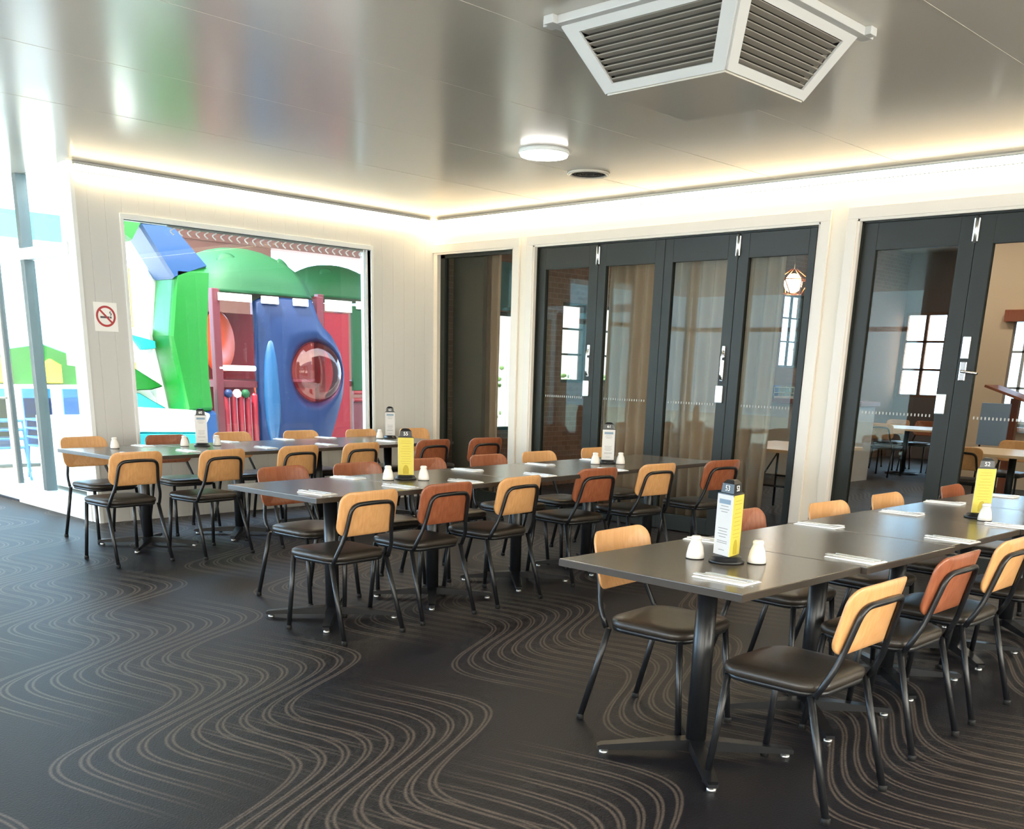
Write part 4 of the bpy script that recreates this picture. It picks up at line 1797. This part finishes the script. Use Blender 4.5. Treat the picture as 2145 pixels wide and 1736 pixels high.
CASTLE = (
    ('green_pillar', [(-2.02, 2.55), (-1.61, 2.56), (-1.68, 1.85), (-1.69, 1.3), (-1.66, .97), (-1.98, .95), (-2.13, 1.80)], 2.0, 2.5, .08, gpvc_m),
    ('blue_pillar_foot', [(-1.90, .98), (-1.62, .98), (-1.58, .02), (-1.95, .02)], 2.0, 2.5, .08, bpvc_m),
    ('blue_arch', [(-2.42, 2.94), (-2.02, 2.95), (-1.62, 2.56), (-2.05, 2.40)], 2.0, 2.5, .06, bpvc_m),
    ('green_arch', [(-2.72, 3.12), (-2.72, 2.86), (-2.52, 2.74), (-2.40, 2.93), (-2.0, 2.96), (-2.3, 3.2)], 2.0, 2.5, .06, gpvc_m),
    ('white_side_wall', [(-2.12, 2.72), (-1.75, 2.72), (-1.72, .7), (-2.12, .7)], 2.5, 2.95, .03, wpvc_m),
    ('yellow_pillar', [(-2.10, 2.55), (-1.80, 2.55), (-1.80, .6), (-2.10, .6)], 2.96, 3.14, .03, ypvc_m),
    ('lime_back_pillar', [(-2.14, 2.4), (-1.80, 2.4), (-1.80, .6), (-2.14, .6)], 3.15, 4.2, .05, mat('lime_vinyl', srgb(110, 160, 24), .35)),
    ('white_step', [(-2.95, 1.88), (-2.13, 1.88), (-2.13, 1.62), (-2.5, 1.40), (-2.95, 1.45)], 2.45, 2.95, .05, wpvc_m),
    ('teal_trim', [(-2.42, 1.80), (-2.14, 1.74), (-2.14, 1.66), (-2.3, 1.64)], 2.36, 2.46, .02, tpvc_m),
    ('white_slide', [(-2.75, 1.52), (-2.45, 1.52), (-1.98, .98), (-1.98, .78), (-2.75, .9)], 2.52, 2.9, .05, wpvc_m),
    ('green_slide_side', [(-2.75, 1.50), (-2.40, 1.45), (-2.05, 1.24), (-2.2, 1.20), (-2.75, 1.18)], 2.42, 2.52, .02, gpvc_m),
    ('teal_slide_side', [(-2.75, 1.24), (-2.35, 1.16), (-2.02, .98), (-2.1, .90), (-2.75, .88)], 2.40, 2.51, .02, tpvc_m),
    ('white_base', [(-3.0, 1.05), (-2.05, 1.00), (-1.97, .97), (-2.12, .72), (-2.12, .05), (-3.0, .05)], 1.5, 2.0, .06, wpvc_m),
    ('teal_base_band', [(-3.0, .80), (-2.13, .78), (-2.13, .05), (-3.0, .05)], 1.42, 1.52, .02, tpvc_m),
    ('floor_cushion', [(-2.95, .85), (-2.0, .85), (-2.0, .05), (-2.95, .05)], 2.0, 4.0, .05, wpvc_m))
for nm_, poly_, a_, b_, r_, m_ in CASTLE:
    bm = B()
    infl(bm, poly_, a_, b_, r_)
    obj(nm_, bm, m_, t)

# seen through the glass wall: green inflatable, teal beam, stacked chairs
t = thing('inflatable_slide', 'low green inflatable with yellow arches beyond the glass wall', 'inflatable', (0, 0, ZG))
bm = B()
infl(bm, [(-3.0, 1.5), (-2.3, 1.62), (-1.7, 1.72), (-1.2, 1.55), (-1.2, 1.12), (-3.0, 1.12)], 6.6, 6.95)
obj('green_wall', bm, gpvc_m, t)
for x in (-2.35, -1.65):
    bm = B()
    infl(bm, [(x - .14, 1.16), (x + .14, 1.16), (x + .14, 1.42), (x, 1.5), (x - .14, 1.42)], 6.5, 6.62, .02)
    obj('yellow_arch', bm, ypvc_m, t)
bm = B()
infl(bm, [(-3.2, 1.14), (-1.1, 1.14), (-1.1, .05), (-3.2, .05)], 6.2, 6.95)
obj('white_base', bm, wpvc_m, t)
bm = B()
box(bm, -5.5, -1.1, 7.05, 7.2, 3.05, 3.42)
box(bm, -5.4, -5.25, 7.05, 7.2, ZG, 3.05)
tagp(obj('shade_beam', bm, teal_m), 'pale teal beam high up beyond the glass wall', 'beam')
t0 = None
for i, (x, y) in enumerate(((-3.05, 4.75), (-2.50, 4.80), (-1.95, 4.85))):
    if t0 is None:
        t0 = thing('chair_stack', 'x', 'chair stack')
        for k in range(4):
            bm = B()
            z = k * .11
            L = [[(xx * s, yy * s, .40 + z + dz) for xx, yy in rrect(.2, .2, .06)] for s, dz in ((.9, 0), (1, .015), (1, .03), (.9, .03))]
            loft(bm, L)
            box(bm, -.19, .19, .17, .20, .42 + z, .80 + z, .01)
            for sx in (-1, 1):
                for sy in (-1, 1):
                    tube(bm, [(sx * .17, sy * .17, .41 + z), (sx * .2, sy * .2, z * 1.0)], .014, 6)
            obj('stacked_chair', bm, bluechair_m, t0)
        o = t0
    else:
        o = copy_tree(t0)
    o.location = (x, y, ZG)
    o.rotation_euler = (0, 0, .08 * i)
    o['label'] = 'stack of blue plastic chairs outside, %s from the glass door' % ORD[i]
    o['group'] = 'blue chair stacks beyond the glass wall'

# added white fence standing in for bright sky, and shrubs, outside the inner room's windows
t = thing('fence', 'added white board fence standing in for bright sky outside inner room windows', 'fence', (0, 1.75, ZG))
bm = B()
for k in range(40):
    x = .75 + k * .2
    box(bm, x, x + .19, -.012, .012, .05, 2.5, .004)
obj('boards', bm, white_m, t)
for k in range(5):
    bm = B()
    x = .85 + k * 1.9
    box(bm, x - .045, x + .045, .012, .10, 0, 2.5)
    obj('post', bm, white_m, t)
for z in (.4, 1.3, 2.2):
    bm = B()
    box(bm, .75, 8.74, .012, .05, z, z + .09)
    obj('rail', bm, white_m, t)
for i, (x, h) in enumerate(((1.55, 1.75), (3.1, 1.5), (4.6, 1.5))):
    bm = B()
    for k in range(300):
        zz = .25 + (h - .25) * random.random() ** .7
        p = Vector((random.gauss(0, .2), random.gauss(0, .13), zz))
        b2 = bmesh.new()
        bmesh.ops.create_icosphere(b2, subdivisions=1, radius=.05)
        merge(bm, b2, 0, Matrix.Translation(p) @ Matrix.Rotation(random.random() * 6, 4, 'Z') @ Matrix.Diagonal((1, .3, .6, 1)))
    t = thing('shrub', 'leafy green shrub before the white fence, %s from the corner' % ORD[i], 'shrub', (x, 1.05, ZG), 0, 'shrubs before the white fence')
    obj('foliage', bm, leaf_m, t)
    bm = B()
    for k in range(5):
        a_ = k * 1.26
        tube(bm, [(0, 0, 0), (.10 * math.cos(a_), .08 * math.sin(a_), h * .5), (.2 * math.cos(a_), .12 * math.sin(a_), h * .9)], .012, 6)
    obj('stem', bm, timber_m, t)

for k in list(CH):
    CH[k].free()
